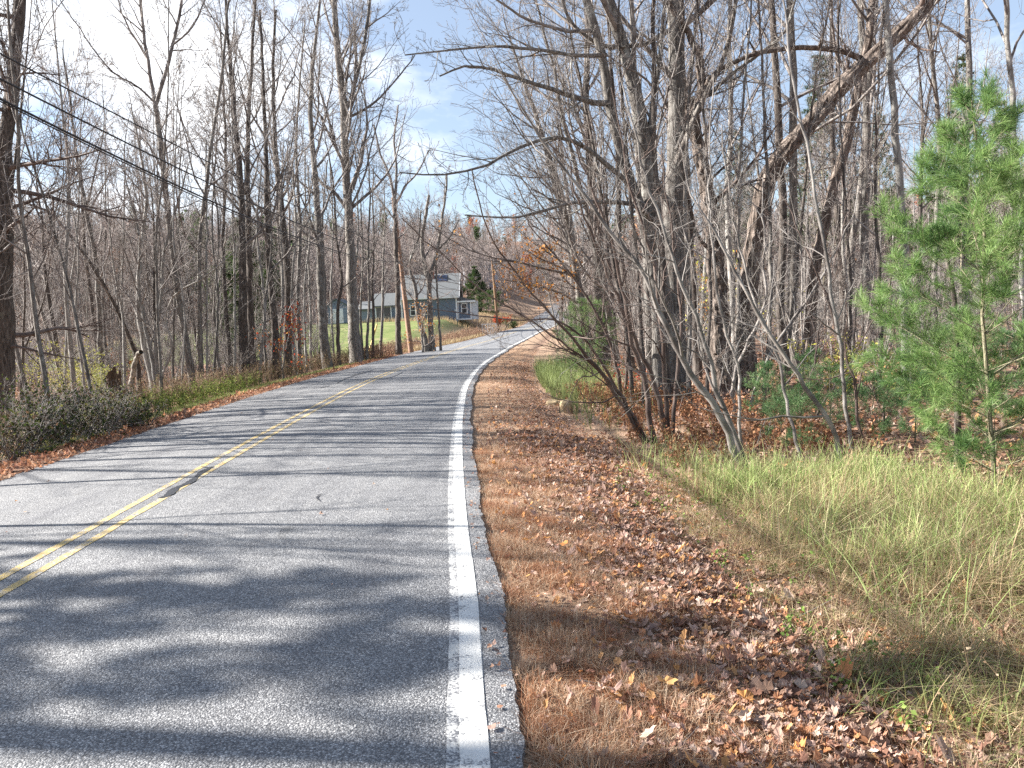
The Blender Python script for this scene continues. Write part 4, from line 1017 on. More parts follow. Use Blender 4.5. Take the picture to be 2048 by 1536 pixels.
bush('small yellow-leaved shrub between the pine boughs', 1845, 13.6, .7, 1.1, YELLOW, 420, .065, 157)
bush('tall yellow and orange sapling bush between the big trunks', 1412, 26, 3.6, 2.0, YELLOW + ORANGE, 900, .09, 158)
bush('yellowing shrub right of the leaning shaggy trunk base', 1560, 27, 2.2, 2.0, YELLOW + TAN, 500, .08, 159)
bush('orange-leaved bush deep in the left woods', 560, 52, 2.4, 3.4, ORANGE, 1200, .14, 160)
bush('low orange-leaved bush behind the clump of pale stems', 262, 42, 1.8, 3.2, ORANGE, 1000, .12, 161)
bush('dull red leafy shrub near the dark trunk on the right', 1265, 18, .8, 1.0, RED + TAN, 260, .07, 162)

# brown stump and fallen birch at the left
def stump(label, x, y, Y, r0, h, mat, seed, lean=(0, 0), name='tree_stump', cat='stump', parts=None):
    r = np.random.default_rng(seed); p = at(x, y, Y); z = gz(p[0], Y); e = empty(name, (p[0], Y, z - .05), label, cat)
    k = 26; rings = []
    prof = [(0, 1.35), (.12, 1.12), (.3, 1.0), (.55, .96), (.8, .93), (1, .9)]
    top = 1 + .13 * np.sin(np.arange(k) * 2 * pi / k + 2.3) + r.normal(0, .05, k)
    ridge = 1 + .1 * r.normal(0, 1, k)
    for t_, s in prof:
        a = np.arange(k) * 2 * pi / k; rad = r0 * s * ridge * (1 + r.normal(0, .02, k))
        hh = h * t_ * (top if t_ > .75 else np.ones(k)); rings.append(np.stack((np.cos(a) * rad + lean[0] * hh, np.sin(a) * rad + lean[1] * hh, hh), -1))
    inner = rings[-1] * np.array((.72, .72, 1)) + np.array((lean[0] * h * .28, 0, -.10)); rings.append(inner)
    rings.append(np.repeat([[lean[0] * h, lean[1] * h, h * .72]], k, 0) + r.normal(0, .01, (k, 3)))
    V = np.array(rings).reshape(-1, 3); n = len(rings); I = np.arange(n * k).reshape(n, k); J = np.roll(I, -1, 1)
    F = np.stack((I[:-1], J[:-1], J[1:], I[1:]), -1).reshape(-1, 4)
    link('trunk', mesh_np('trunk', V, [F], False), mat, e); return e
M['rot'] = bark_mat('rot', (.035, .02, .014), (.11, .065, .04), (.20, .125, .08), None, vert=10, tint=.05, plates=1)
s_ = stump('broken dark brown stump standing among bushes on the left', 228, 775, 18.5, .19, 1.08, M['rot'], 1)
tb = Tubes()
for k_ in range(5):
    a = k_ * 1.3; tb.add(np.array([(cos(a) * .14, sin(a) * .14, .12), (cos(a) * .26, sin(a) * .26, .05), (cos(a) * .42, sin(a) * .42, -.02)]), [.05, .035, .015], 6)
tb.build('root', M['rot'], s_)
M['birch'] = bark_mat('birch', (.05, .04, .035), (.20, .18, .15), (.38, .35, .30), (.06, .05, .04), vert=5, tint=.02, lich_pos=.56)
hero('short leaning broken birch trunk with peeling white bark', [([(263, 775), (266, 745), (275, 712), (282, 704)], (22.6, 22.2), 11, 9)], H=1.0, seed=170, bark='birch', twig='twig_dark', start=.6, k=2, detail=3, name='broken_birch', cat='dead tree', lr=.3, taper_to=1)
# pale rock by the right verge
def rock(label, x, y, Y, s, mat, seed, name='boulder'):
    import bmesh
    r = np.random.default_rng(seed); p = at(x, y, Y); bm = bmesh.new(); bmesh.ops.create_icosphere(bm, subdivisions=3, radius=1)
    for v in bm.verts:
        c = np.array(v.co); k = 1 + .22 * sin(c[0] * 3 + seed) * cos(c[1] * 2.5 + 1) + .12 * sin(c[2] * 5 + seed * 2) + r.normal(0, .025)
        c = np.sign(c) * np.abs(c) ** .8 * k; v.co = (c[0] * s[0], c[1] * s[1], max(-.3, c[2]) * s[2])
    me = bpy.data.meshes.new(name); bm.to_mesh(me); bm.free(); o = link(name, me, mat); o.location = (p[0], Y, gz(p[0], Y) + .02)
    return tag(o, label, 'rock')
M['rock'] = plain('rock', (.36, .27, .16), .9, .35, 7)
rock('pale tan boulder half sunk in leaves beside the ditch', 1131, 795, 15.6, (.16, .2, .22), M['rock'], 2)
rock('low flat tan rock just up the ditch from the pale boulder', 1103, 780, 17, (.14, .16, .10), M['rock'], 5)

# ------------------------------------------------------------------ pines
NEED = np.array([(.08, .15, .055), (.15, .235, .08), (.21, .31, .11), (.27, .36, .14), (.36, .41, .20), (.33, .28, .15)]) * np.array((1.04, 1.1, 1.0))
def pine(label, x, y, Y, H, rad, seed, name='pine_tree', lean=(0, 0), nd=26, nlen=.085, nw=.0011, whorl=.36, first=.12, px=None, wtrunk=.03, group=None, cols=NEED, XYZ=None, cat='pine', dens=1., up0=.35, bare=.0):
    r = np.random.default_rng(seed)
    if XYZ is None:
        p = at(x, y, Y); org = np.array((p[0], Y, gz(p[0], Y)))
    else: org = np.array(XYZ, float)
    root = empty(name, org, label, cat, group)
    T = px if px is not None else np.stack((lean[0] * np.linspace(0, 1, 9) ** 1.5, lean[1] * np.linspace(0, 1, 9), H * np.linspace(-.02, 1, 9)), -1) + org
    if px is not None: T = smooth_path(T, 12)
    n = len(T); R = np.linspace(wtrunk, .005, n); tb = Tubes(); tb.add(rough(r, T, R, .006), R, 8); tb.build('trunk', M['bark_pine'], root, org)
    C = Tubes(); NP = []; ND = []; NS = []
    s = first
    zz = (T[:, 2] - T[0, 2]) / (T[-1, 2] - T[0, 2])
    branches = []
    while s < .985:
        c = np.array([np.interp(s, zz, T[:, i]) for i in range(3)])
        env = rad * min(1, (1 - s) * 1.7 + .10) * (.55 + .45 * min(1, s / .22)) * r.uniform(.8, 1.15)
        kb = r.integers(4, 7); a0 = r.uniform(0, 2 * pi)
        for k_ in range(kb):
            a = a0 + k_ * 2 * pi / kb + r.normal(0, .2); u_ = up0 + .55 * s + r.normal(0, .08)
            branches.append((c + (0, 0, r.normal(0, .03)), (cos(a), sin(a), u_), env * r.uniform(.7, 1.1) * sqrt1(1 + u_ * u_) * .9, max(.003, wtrunk * .34 * (1 - s * .7)), s))
        s += whorl / H * r.uniform(.75, 1.2)
    B0 = np.array([b[0] for b in branches]); BD = np.array([b[1] for b in branches], float); BL = np.array([b[2] for b in branches]); BR_ = np.array([b[3] for b in branches]); BS = np.array([b[4] for b in branches])
    P, Rd = grow(r, B0, BD, BL, BR_, 7, .06, .035); C.add(P, Rd, 5)
    l1 = spawn(r, P, Rd, BL, 9, .30, .97, .75, .15, .38, .6, 4, .07, .06, .0016, shrink=.45); C.add(l1[0], l1[1], 4)
    l2 = spawn(r, *l1, 4, .3, .95, .7, .2, .45, .7, 3, .07, .07, .0012, shrink=.4); C.add(l2[0], l2[1], 3)
    C.build('branches', M['bark_pine'], root, org)
    # needles sit on the outer part of each shoot
    def shoots(PP, fr, m, LL=None):
        if LL is not None:
            ref = np.median(LL); PP = np.repeat(PP, 3, 0)[r.random(len(PP) * 3) < np.clip(np.repeat(LL, 3) / ref, .12, 1.6) / 1.6]; m = max(3, int(m * .55))
        B = len(PP); seg = PP.shape[1] - 1
        t = fr + (1 - fr) * r.random((B, m)); u = t * seg; i = np.minimum(u.astype(int), seg - 1); f = (u - i)[..., None]; b = np.arange(B)[:, None]
        return (PP[b, i] * (1 - f) + PP[b, i + 1] * f).reshape(-1, 3), nrm(PP[b, i + 1] - PP[b, i]).reshape(-1, 3)
    sets = [shoots(P, .72, int(nd * 2.2 * dens), BL), shoots(l1[0], .25, int(nd * 1.3 * dens), l1[2]), shoots(l2[0], .15, int(nd * dens), l2[2])]
    tp_ = T[-3:][None]; sets.append(shoots(tp_, .5, 90))
    Q = np.concatenate([a for a, _ in sets]); D = np.concatenate([b for _, b in sets])
    m = len(Q); v = nrm(r.normal(0, 1, (m, 3))); d = nrm(D * .85 + v * .75 + UP * .12); L = nlen * r.uniform(.7, 1.15, (m, 1))
    w = nrm(np.cross(d, r.normal(0, 1, (m, 3)))) * nw
    tip = Q + d * L - UP * L * .10; midp = Q + d * L * .55
    V = np.stack((Q - w, Q + w, midp + w * .9, midp - w * .9, tip), 1).reshape(-1, 3); i = np.arange(m) * 5
    F4 = np.stack((i, i + 1, i + 2, i + 3), -1); F3 = np.stack((i + 3, i + 2, i + 4), -1)
    # colour by shoot clump
    cl = .5 + .5 * np.sin(Q[:, 0] * 5.1 + Q[:, 2] * 3.7 + seed) * np.sin(Q[:, 1] * 4.3 + Q[:, 2] * 5.9)
    base = np.asarray(cols); ci = np.clip((.6 + cl * 2.4 + r.normal(0, 1.0, m)), 0, len(base) - 1 - (r.random(m) > .25)).astype(int)
    c = base[ci] * r.uniform(.75, 1.25, (m, 1))
    link('needles', mesh_np('needles', V - org, [F4, F3], False, np.clip(np.repeat(c, 5, 0), 0, 1)), M['needle'], root)
    return root
def sqrt1(v): return math.sqrt(v)
pp = [at(x, y, Y) for (x, y), Y in zip([(1987, 1018), (1984, 880), (1974, 760), (1970, 640), (1968, 520), (1964, 400), (1950, 260), (1940, 165)], np.linspace(6.9, 6.7, 8))]
pp[0][2] = gz(pp[0][0], pp[0][1]) - .05
pine('young bright green white pine at the right, nearest of the pines', 1987, 1015, 6.9, 4.2, 1.25, 301, px=pp, nd=30, whorl=.34, first=.07, wtrunk=.024, nlen=.115, nw=.0013)
p_ = at(2130, 980, 7.6)
pine('second young pine at the right edge, mostly out of frame', 2130, 980, 7.9, 3.6, 1.2, 302, nd=20, wtrunk=.024, whorl=.34)
pine('green pine by the verge beyond the leaning shrub', 1172, 690, 23, 2.4, 1.2, 303, dens=.5, nd=14, nlen=.10, nw=.0028, whorl=.34, wtrunk=.03, cols=NEED * .85)
for i, (x, Y, H, rd_, lab) in enumerate([
        (1600, 9.6, .85, .5, 'small pine seedling at the foot of the slender sapling'), (1660, 11.5, .9, .45, 'pine seedling in front of the yellow-leaved bush'),
        (1745, 10.2, .8, .45, 'bushy pine seedling left of the young bright pine'), (1535, 12.6, .9, .5, 'blue-green pine seedling among the grey saplings'),
        (1830, 9.6, .9, .5, 'pine seedling tucked under the left boughs of the bright pine'), (1890, 12.5, 1.3, .6, 'small pine behind the bright pine trunk'),
        (1620, 14.5, .9, .45, 'pine seedling deep under the twigs by the shaggy trunks'), (1560, 10.6, .6, .4, 'tiniest pine seedling near the crooked shrub'),
        (2010, 10.5, 1.2, .6, 'bushy low pine right of the bright pine trunk'), (1150, 26, 1.6, .9, 'low pine at the verge left of the far green pine')]):
    pine(lab, x, 800, Y, H, rd_, 310 + i, name='pine_seedling', nd=8, nlen=.085, nw=.0015, whorl=.2, first=.1, wtrunk=.010, cat='pine seedling', cols=NEED * np.array((1., 1.05, 1.35)), dens=.45)
# larger conifers further in
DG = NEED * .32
for i, (x, y, Y, H, rd_, lab) in enumerate([
        (1650, 700, 62, 21, 3.6, 'tall dark pine rising behind the middle of the right woods'), (2000, 700, 84, 21, 3.2, 'tall pine top showing at the upper right corner'),
        (1925, 700, 75, 24, 3.8, 'tall pine behind the bright young pine'), (503, 700, 44, 8.5, 2.2, 'dark fir behind the thickest roadside trunks on the left'),
        (471, 700, 50, 7.5, 2.0, 'second dark fir left of the thickest roadside trunks'), (951, 580, 150, 9, 2.6, 'dark evergreen in front of the grey house up the hill'),
        (925, 580, 158, 5, 2.6, 'small rounded evergreen left of the dark one up the hill'), (1480, 700, 90, 22, 4, 'distant pine crown above the right woods'),
        (1760, 700, 95, 24, 4, 'distant pine crown between two pale trunks'), (980, 580, 140, 4, 3.4, 'spreading low evergreen right of the dark one up the hill')]):
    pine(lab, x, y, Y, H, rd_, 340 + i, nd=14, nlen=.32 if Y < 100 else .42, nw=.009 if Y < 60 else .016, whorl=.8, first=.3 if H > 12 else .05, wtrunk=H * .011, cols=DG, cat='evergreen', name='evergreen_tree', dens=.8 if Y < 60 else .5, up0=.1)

# ------------------------------------------------------------------ woods: background trees, each a thing of its own
def proto_tree(seed, H, rb, lean, start, fork, low=False, minr=.008, sides=(6, 5)):
    """returns (trunk arrays, crown arrays) with the base at the origin"""
    r = np.random.default_rng(seed); T = Tubes(); C = Tubes()
    P, _ = grow(r, np.array([[0., 0, -.2]]), np.array([[lean[0], lean[1], 1.]]), np.array([H]), np.array([1.]), 9, .055, .10)
    P = smooth_path(P[0], 16); R = flare(np.interp(np.linspace(0, 1, 16), [0, .5, 1], [rb, rb * .6, .012]), .3)
    T.add(P, R, 6)
    S = [(P, R, H)]
    if fork:
        i = int(16 * fork); Q, _ = grow(r, P[i][None], nrm(P[i + 1] - P[i])[None] + np.array([[.35 * r.choice([-1, 1]), r.normal(0, .2), 0]]), np.array([H * (1 - fork)]), np.array([1.]), 7, .06, .12)
        Q = smooth_path(Q[0], 16); R2 = np.linspace(R[i] * .8, .01, 16); T.add(Q, R2, 6); S.append((Q, R2, H * (1 - fork)))
    for P_, R_, L_ in S:
        k = 15 if L_ > .8 * H else 9
        l1 = spawn(r, P_[None], R_[None], np.array([L_]), k, start if L_ > .8 * H else .1, .97, .72, .2, .27 if L_ > .8 * H else .36, .5, 5, .13, .11, minr * 1.5); C.add(l1[0], l1[1], 4)
        l2 = spawn(r, *l1, sides[0], .15, 1, .7, .25, .48, .62, 4, .14, .06, minr * 1.1); C.add(l2[0], l2[1], 3)
        if not low:
            l3 = spawn(r, *l2, sides[1], .12, 1, .75, .25, .5, .7, 2, .12, .05, minr); C.add(l3[0], l3[1], 3)
    return T, C
BGK = [('slim straight', 15, .085, (.02, 0), .35, 0, 'bark_grey'), ('forked', 16, .11, (-.03, 0), .45, .4, 'bark_grey'), ('leaning', 13, .08, (.16, .05), .35, 0, 'bark_dark'),
       ('pale-barked', 15, .09, (0, .03), .4, 0, 'bark_pale'), ('dark stout', 17, .16, (.03, 0), .4, .5, 'bark_dark'), ('thin whip-like', 11, .05, (-.08, 0), .25, 0, 'bark_grey'),
       ('left-leaning', 13, .09, (-.18, 0), .35, 0, 'bark_grey'), ('low-branched', 12, .10, (.04, 0), .16, .3, 'bark_dark')]
protos = []
for i, (nm, H, rb, lean, st, fk, bk) in enumerate(BGK):
    T, C = proto_tree(500 + i, H, rb, lean, st, fk, minr=.0055)
    tm = mesh_np('trunk', *(lambda a: (a[0], [a[1]]))(T.arrays()), True); cm = mesh_np('crown', *(lambda a: (a[0], [a[1]]))(C.arrays()), True)
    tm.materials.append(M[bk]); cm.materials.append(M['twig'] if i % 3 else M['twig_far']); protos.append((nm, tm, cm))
def in_view(x, y, m=2.5): return y > 2 and abs(x) < .68 * y + m
def clear_spot(x, y):
    """not on the road, lawn, field, house or over the corridor of the cables"""
    er_ = x - float(XR(y)); el_ = float(XL(y)) - x
    if er_ < 2.2 and el_ < 2.2: return False
    if el_ > 0 and 49 < y < 113 and el_ < 36: return False
    if el_ > 0 and 113 <= y < 152 and el_ < 22: return False
    if el_ > 0 and 152 <= y < 235 and el_ < 10: return False
    return True
r = np.random.default_rng(77); spots = []
def scatter(n, x0, x1, y0, y1, cond, md):
    out = []; tries = 0
    while len(out) < n and tries < 60000:
        tries += 1; x, y = r.uniform(x0, x1), r.uniform(y0, y1)
        if not clear_spot(x, y) or not cond(x, y): continue
        if any((x - a) ** 2 + (y - b) ** 2 < md * md for a, b in out): continue
        out.append((x, y))
    return out
regions = [
 ('in the dim woods beyond the left verge', 'bare trees in the left woods', scatter(46, -34, -8, 12, 44, lambda x, y: in_view(x, y) and float(XL(y)) - x > 4.5 and y > 17, 1.3)),
 ('far back in the left woods', 'bare trees far back in the left woods', scatter(62, -62, -16, 44, 92, lambda x, y: in_view(x, y) and x < -.30 * y, 1.8)),
 ('behind the leaning trunk in the right woods', 'bare trees in the right woods', scatter(46, 4, 34, 18, 44, lambda x, y: in_view(x, y) and x - float(XR(y)) > 4.2, 1.3)),
 ('far back in the right woods', 'bare trees far back in the right woods', scatter(70, 4, 62, 44, 92, lambda x, y: in_view(x, y) and x - float(XR(y)) > 2.5, 1.8)),
 ('lining the far right side of the road', 'bare trees lining the far road', scatter(16, 2, 22, 50, 130, lambda x, y: 1.6 < x - float(XR(y)) < 5, 3.0)),
]
nprot = 0
for where, grp, pts in regions:
    for (x, y) in pts:
        k = int(r.integers(0, len(protos))); nm, tm, cm = protos[k]; s = r.uniform(.5, .88) if x < 0 else r.uniform(.55, 1.0)
        e = empty('bare_tree', (x, y, gz(x, y)), nm + ' bare tree ' + where, 'tree', grp)
        e.rotation_euler.z = r.uniform(-.5, .5) if 'lean' in nm else r.uniform(0, 6.28); e.scale = (s, s, s * r.uniform(.9, 1.1))
        for nme, me_ in (('trunk', tm), ('crown', cm)):
            o = bpy.data.objects.new(nme, me_); COL.objects.link(o); o.parent = e
# trees standing left of the frame: their shadows lie across the road
r = np.random.default_rng(78)
for i, (x, y, k, s) in enumerate([(-13, 4.6, 4, 1.2), (-8.8, 7.5, 5, 1.0), (-9.3, 9.3, 5, 1.1), (-9.6, 12.4, 2, 1), (-9.2, 11.9, 5, .9), (-9.9, 13.2, 7, .8), (-11.4, 13.4, 0, 1), (-11.6, 16.2, 7, .9), (-11.0, 14.7, 7, .8), (-13, 17, 3, .9), (-12.4, 15.4, 1, .8), (-13.2, 18.6, 7, .8), (-13.6, 12.2, 7, 1.), (-9.6, 17.6, 5, .9), (-9.4, 20.5, 5, 1.), (-14.5, 20, 1, .8), (-12.8, 14.4, 3, 1.), (-9.1, 15, 5, 1), (-17, 8.5, 1, 1.), (-18, 14, 4, 1), (-8.6, 1.2, 5, 1), (-16, 3, 0, 1.)]):
    nm, tm, cm = protos[k]
    e = empty('bare_tree', (x, y, gz(x, y)), nm + ' bare tree standing left of the view, shading the road', 'tree', 'trees shading the road'); e.rotation_euler.z = i * 1.9; e.scale = (s,) * 3
    for nme, me_ in (('trunk', tm), ('crown', cm)):
        o = bpy.data.objects.new(nme, me_); COL.objects.link(o); o.parent = e
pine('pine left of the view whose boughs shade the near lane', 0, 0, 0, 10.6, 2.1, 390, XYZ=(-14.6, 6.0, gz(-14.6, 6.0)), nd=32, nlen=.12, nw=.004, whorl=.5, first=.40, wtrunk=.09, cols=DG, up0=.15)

# ------------------------------------------------------------------ masses nobody could count
def gn_scatter(name, pts, rot, scl, idx, meshes, label):
    """points carrying one of several small meshes (unlinked prototypes)"""
    pc = bpy.data.collections.new(name + '_kinds')
    for i, m_ in enumerate(meshes):
        o = bpy.data.objects.new('%s_kind_%02d' % (name, i), m_); pc.objects.link(o)
    me = bpy.data.meshes.new(name); me.vertices.add(len(pts)); me.vertices.foreach_set('co', np.asarray(pts, np.float32).ravel())
    for nm, dat, ty in (('rot', rot, 'FLOAT_VECTOR'), ('scl', scl, 'FLOAT'), ('idx', idx, 'INT')):
        a = me.attributes.new(nm, ty, 'POINT'); a.data.foreach_set('vector' if ty == 'FLOAT_VECTOR' else 'value', np.asarray(dat, np.int32 if ty == 'INT' else np.float32).ravel())
    o = link(name, me)
    g = bpy.data.node_groups.new(name, 'GeometryNodeTree'); g.interface.new_socket('Geometry', in_out='INPUT', socket_type='NodeSocketGeometry'); g.interface.new_socket('Geometry', in_out='OUTPUT', socket_type='NodeSocketGeometry')
    gi = g.nodes.new('NodeGroupInput'); go = g.nodes.new('NodeGroupOutput'); ip = g.nodes.new('GeometryNodeInstanceOnPoints'); ci = g.nodes.new('GeometryNodeCollectionInfo')
    ci.inputs['Collection'].default_value = pc; ci.inputs['Separate Children'].default_value = True; ci.inputs['Reset Children'].default_value = True
    def attr(nm, ty):
        n = g.nodes.new('GeometryNodeInputNamedAttribute'); n.data_type = ty; n.inputs['Name'].default_value = nm; return n.outputs['Attribute']
    g.links.new(gi.outputs[0], ip.inputs['Points']); g.links.new(ci.outputs[0], ip.inputs['Instance']); ip.inputs['Pick Instance'].default_value = True
    g.links.new(attr('idx', 'INT'), ip.inputs['Instance Index']); g.links.new(attr('rot', 'FLOAT_VECTOR'), ip.inputs['Rotation']); g.links.new(attr('scl', 'FLOAT'), ip.inputs['Scale'])
    g.links.new(ip.outputs[0], go.inputs[0])
    md = o.modifiers.new('scatter', 'NODES'); md.node_group = g
    return tag(o, label, kind='stuff')
# distant woods
far_m = []
for i in range(6):
    T, C = proto_tree(600 + i, 14.5, .14, (0, 0), .22, .35 if i % 2 else 0, low=False, minr=.02, sides=(5, 3))
    a = T.arrays(); b_ = C.arrays(); V = np.concatenate((a[0], b_[0])); m_ = mesh_np('far_tree', V, [a[1], b_[1] + len(a[0])], True)
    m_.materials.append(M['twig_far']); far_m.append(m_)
def leafy(seed, H, cols, size, n):
    r = np.random.default_rng(seed); T, C = proto_tree(seed, H, .15, (0, 0), .2, 0, low=True, minr=.02)
    a = T.arrays(); b_ = C.arrays(); P = C.g[-1][0].reshape(-1, 3); P = P[r.integers(0, len(P), n)]
    V, F, c = leaf_cards(r, P, size, cols, spread=.35, droop=.2)
    Vt = np.concatenate((a[0], b_[0])); cc = np.concatenate((np.full((len(Vt), 3), .22) * (1, .85, .75), c))
    m_ = mesh_np('far_leafy', np.concatenate((Vt, V)), [np.concatenate((a[1], b_[1] + len(a[0]))), F + len(Vt)], False, np.clip(cc, 0, 1)); m_.materials.append(M['leaf']); return m_
far_m.append(leafy(620, 12, [(.45, .22, .12), (.38, .20, .12), (.5, .3, .16)], .5, 500))
far_m.append(leafy(621, 13, [(.50, .16, .07), (.42, .15, .08)], .5, 700))
far_m.append(leafy(622, 15, [(.07, .12, .04), (.05, .09, .035), (.10, .15, .05)], .6, 900))
r = np.random.default_rng(79)
def far_pts(n, y0, y1, cond):
    out = []
    while len(out) < n:
        y = y0 + (y1 - y0) * r.random(4000) ** 1.2; x = r.uniform(-.74, .74, 4000) * y
        for a, b in zip(x, y):
            if clear_spot(a, b) and cond(a, b): out.append((a, b))
            if len(out) >= n: break
    return out
pts = far_pts(4600, 92, 330, lambda x, y: (float(XL(y)) - x > 2 or x - float(XR(y)) > 2) and not (float(XL(y)) - x > 0 and 195 < y < 212 and float(XL(y)) - x < 16)) + far_pts(900, 330, 520, lambda x, y: True)
pts = np.array(pts); Z = ground(pts[:, 0], pts[:, 1]); n = len(pts)
idx = r.choice(9, n, p=[.158, .158, .158, .158, .158, .158, .027, .005, .020])
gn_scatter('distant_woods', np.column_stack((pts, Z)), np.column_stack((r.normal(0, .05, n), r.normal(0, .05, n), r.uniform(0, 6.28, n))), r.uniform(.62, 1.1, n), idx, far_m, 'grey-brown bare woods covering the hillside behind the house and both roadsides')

# thicket of thin saplings and brush inside the near woods
br_m = []
for i in range(6):
    rb_ = np.random.default_rng(650 + i); C = Tubes(); ns_ = 4 if i < 4 else 1; H = 3.4 if i < 3 else 6.0
    a = rb_.uniform(0, 6.28, ns_); D = np.stack((np.cos(a) * .28, np.sin(a) * .28, np.ones(ns_)), -1); L = H * rb_.uniform(.7, 1.1, ns_)
    P, R = grow(rb_, np.zeros((ns_, 3)) + (0, 0, -.05), D, L, np.full(ns_, .016 if H < 4 else .028), 8, .08, .05); C.add(P, R, 4)
    l1 = spawn(rb_, P, R, L, 12, .15, 1, .75, .25, .28, .6, 4, .15, .06, .004); C.add(l1[0], l1[1], 3)
    l2 = spawn(rb_, *l1, 6, .1, 1, .8, .25, .5, .7, 3, .15, .05, .0035); C.add(l2[0], l2[1], 3)
    l3 = spawn(rb_, *l2, 3, .1, 1, .8, .25, .5, .7, 2, .15, .05, .0030); C.add(l3[0], l3[1], 3)
    a = C.arrays(); m_ = mesh_np('brush', a[0], [a[1]], True); m_.materials.append(M['twig_brush'] if i % 2 else M['twig']); br_m.append(m_)
def brush_pts(n, x0, x1, y0, y1, cond):
    out = []
    while len(out) < n:
        x, y = r.uniform(x0, x1), y0 + (y1 - y0) * r.random() ** 1.0
        if clear_spot(x, y) and cond(x, y): out.append((x, y))
    return out
L_ = brush_pts(210, -40, -8, 16, 62, lambda x, y: in_view(x, y) and float(XL(y)) - x > 3.0 and not (abs(x + .5 * y) < 4.5 and y < 27) and not (y > 46 and float(XL(y)) - x < 30))
R_ = brush_pts(330, 3, 42, 13.5, 62, lambda x, y: in_view(x, y) and x - float(XR(y)) > 3.4 + max(0, 20 - y) * .35)
for nm, P_, lab in (('left_thicket', L_, 'grey-brown twiggy thicket of thin stems under the left trees'), ('right_thicket', R_, 'grey-brown twiggy thicket of thin stems under the right trees')):
    P_ = np.array(P_); n = len(P_); z = ground(P_[:, 0], P_[:, 1])
    gn_scatter('thicket', np.column_stack((P_, z)), np.column_stack((np.zeros(n), np.zeros(n), r.uniform(0, 6.28, n))), r.uniform(.5, 1.0, n), r.integers(0, 6, n), br_m, lab)

# ------------------------------------------------------------------ fallen leaves
LC_T = np.array((1.06, 1.0, .94))
def leaf_mesh(name, X, Y, size, cols, seed, label, lift=.012, tilt=.45, hi=True, zf=None):
    r = np.random.default_rng(seed); n = len(X); Z = ground(X, Y) + lift * r.uniform(.2, 1.6, n) if zf is None else zf(X, Y)
    # lobed outline, folded along the midrib
    if hi: an = np.radians([0, 24, 42, 66, 84, 112, 140, 165, 195, 220, 248, 276, 294, 318, 336]); ra = np.array([1, .66, .86, .62, .80, .58, .62, .42, .42, .62, .58, .80, .62, .86, .66])
    else: an = np.radians([0, 50, 95, 150, 210, 265, 310]); ra = np.array([1, .7, .8, .45, .45, .8, .7])
    k = len(an); s = size * r.choice([.6, .8, 1, 1.15, 1.6], n, p=[.25, .25, .25, .17, .08]) * r.uniform(.85, 1.15, n)
    u = np.cos(an) * ra; v = np.sin(an) * ra
    el_ = r.uniform(.7, 1.15, n)
    U = s[:, None] * u * .55; Vv = s[:, None] * v * .55 * el_[:, None]
    curl = r.uniform(-.4, 2.0, n)[:, None]; Wz = (Vv ** 2 * 1.1 + U ** 2 * .5) / s[:, None] * curl * 1.6 + r.normal(0, .06, (n, k)) * s[:, None]
    yaw = r.uniform(0, 2 * pi, n); tx = r.normal(0, tilt, n); ty = r.normal(0, tilt, n)
    c, s_2 = np.cos(yaw)[:, None], np.sin(yaw)[:, None]
    Zt = Wz + U * np.tan(np.clip(tx, -1.1, 1.1))[:, None] * .8 + Vv * np.tan(np.clip(ty, -1.1, 1.1))[:, None] * .8
    Zt = Zt - np.minimum(Zt.min(1, keepdims=True), 0)
    Px = X[:, None] + c * U - s_2 * Vv; Py = Y[:, None] + s_2 * U + c * Vv; Pz = Z[:, None] + Zt
    ring = np.stack((Px, Py, Pz), -1); cen = np.stack((X, Y, Z + Zt.mean(1) * .5), -1)[:, None]
    V = np.concatenate((cen, ring), 1).reshape(-1, 3); b = (np.arange(n) * (k + 1))[:, None]
    j = np.arange(k); F = np.stack((np.broadcast_to(b, (n, k)), b + 1 + j, b + 1 + (j + 1) % k), -1).reshape(-1, 3)
    cols = (np.asarray(cols) * .9 + .05) * LC_T; cc = cols[r.integers(0, len(cols), n)] * r.uniform(.65, 1.35, (n, 1))
    cc = np.repeat(cc[:, None], k + 1, 1) * r.uniform(.9, 1.08, (n, k + 1, 1)); cc[:, 0] *= .85
    o = link(name, mesh_np(name, V, [F], False, np.clip(cc.reshape(-1, 3), 0, 1)), M['leaf'])
    return tag(o, label, kind='stuff')
LC = [(.40, .27, .21), (.46, .34, .28), (.36, .22, .15), (.30, .15, .09), (.25, .12, .08), (.42, .28, .22), (.52, .41, .34), (.22, .10, .06), (.48, .26, .10), (.36, .24, .20), (.30, .20, .17), (.44, .20, .09)]
r = np.random.default_rng(80)
def verge(n, e0, e1, y0, y1, side='r', pw=1.6, mode=None):
    y = y0 + (y1 - y0) * r.random(n) ** pw
    if mode is None: e = r.uniform(e0, e1, n)
    else: e = np.clip(r.normal(mode, (e1 - e0) / 4, n), e0, e1)
    x = XR(y) + e if side == 'r' else XL(y) - e
    return x, y
x1, y1 = verge(15000, .45, 2.15, 1.6, 12, mode=1.36, pw=1.25); x2, y2 = verge(6000, .4, 2.6, 10, 34, mode=1.35); x3, y3 = verge(2300, .1, 1.6, 1.6, 14, pw=1.2)
leaf_mesh('fallen_leaves', np.concatenate((x1, x2)), np.concatenate((y1, y2)), .050, LC, 1, 'drift of dry brown maple leaves along the shallow ditch', .03, .34)
leaf_mesh('fallen_leaves', x3, y3, .04, [tuple(np.array(c) * 1.2) for c in LC] + [(.55, .25, .08)], 2, 'small leaf scraps scattered over the dry verge grass', .03, .5)
x, y = verge(150, .2, 3, 2, 16, pw=1.2)
leaf_mesh('fallen_leaves', x, y, .07, ORANGE, 3, 'a few orange leaves lying on the right verge', .045, .4)
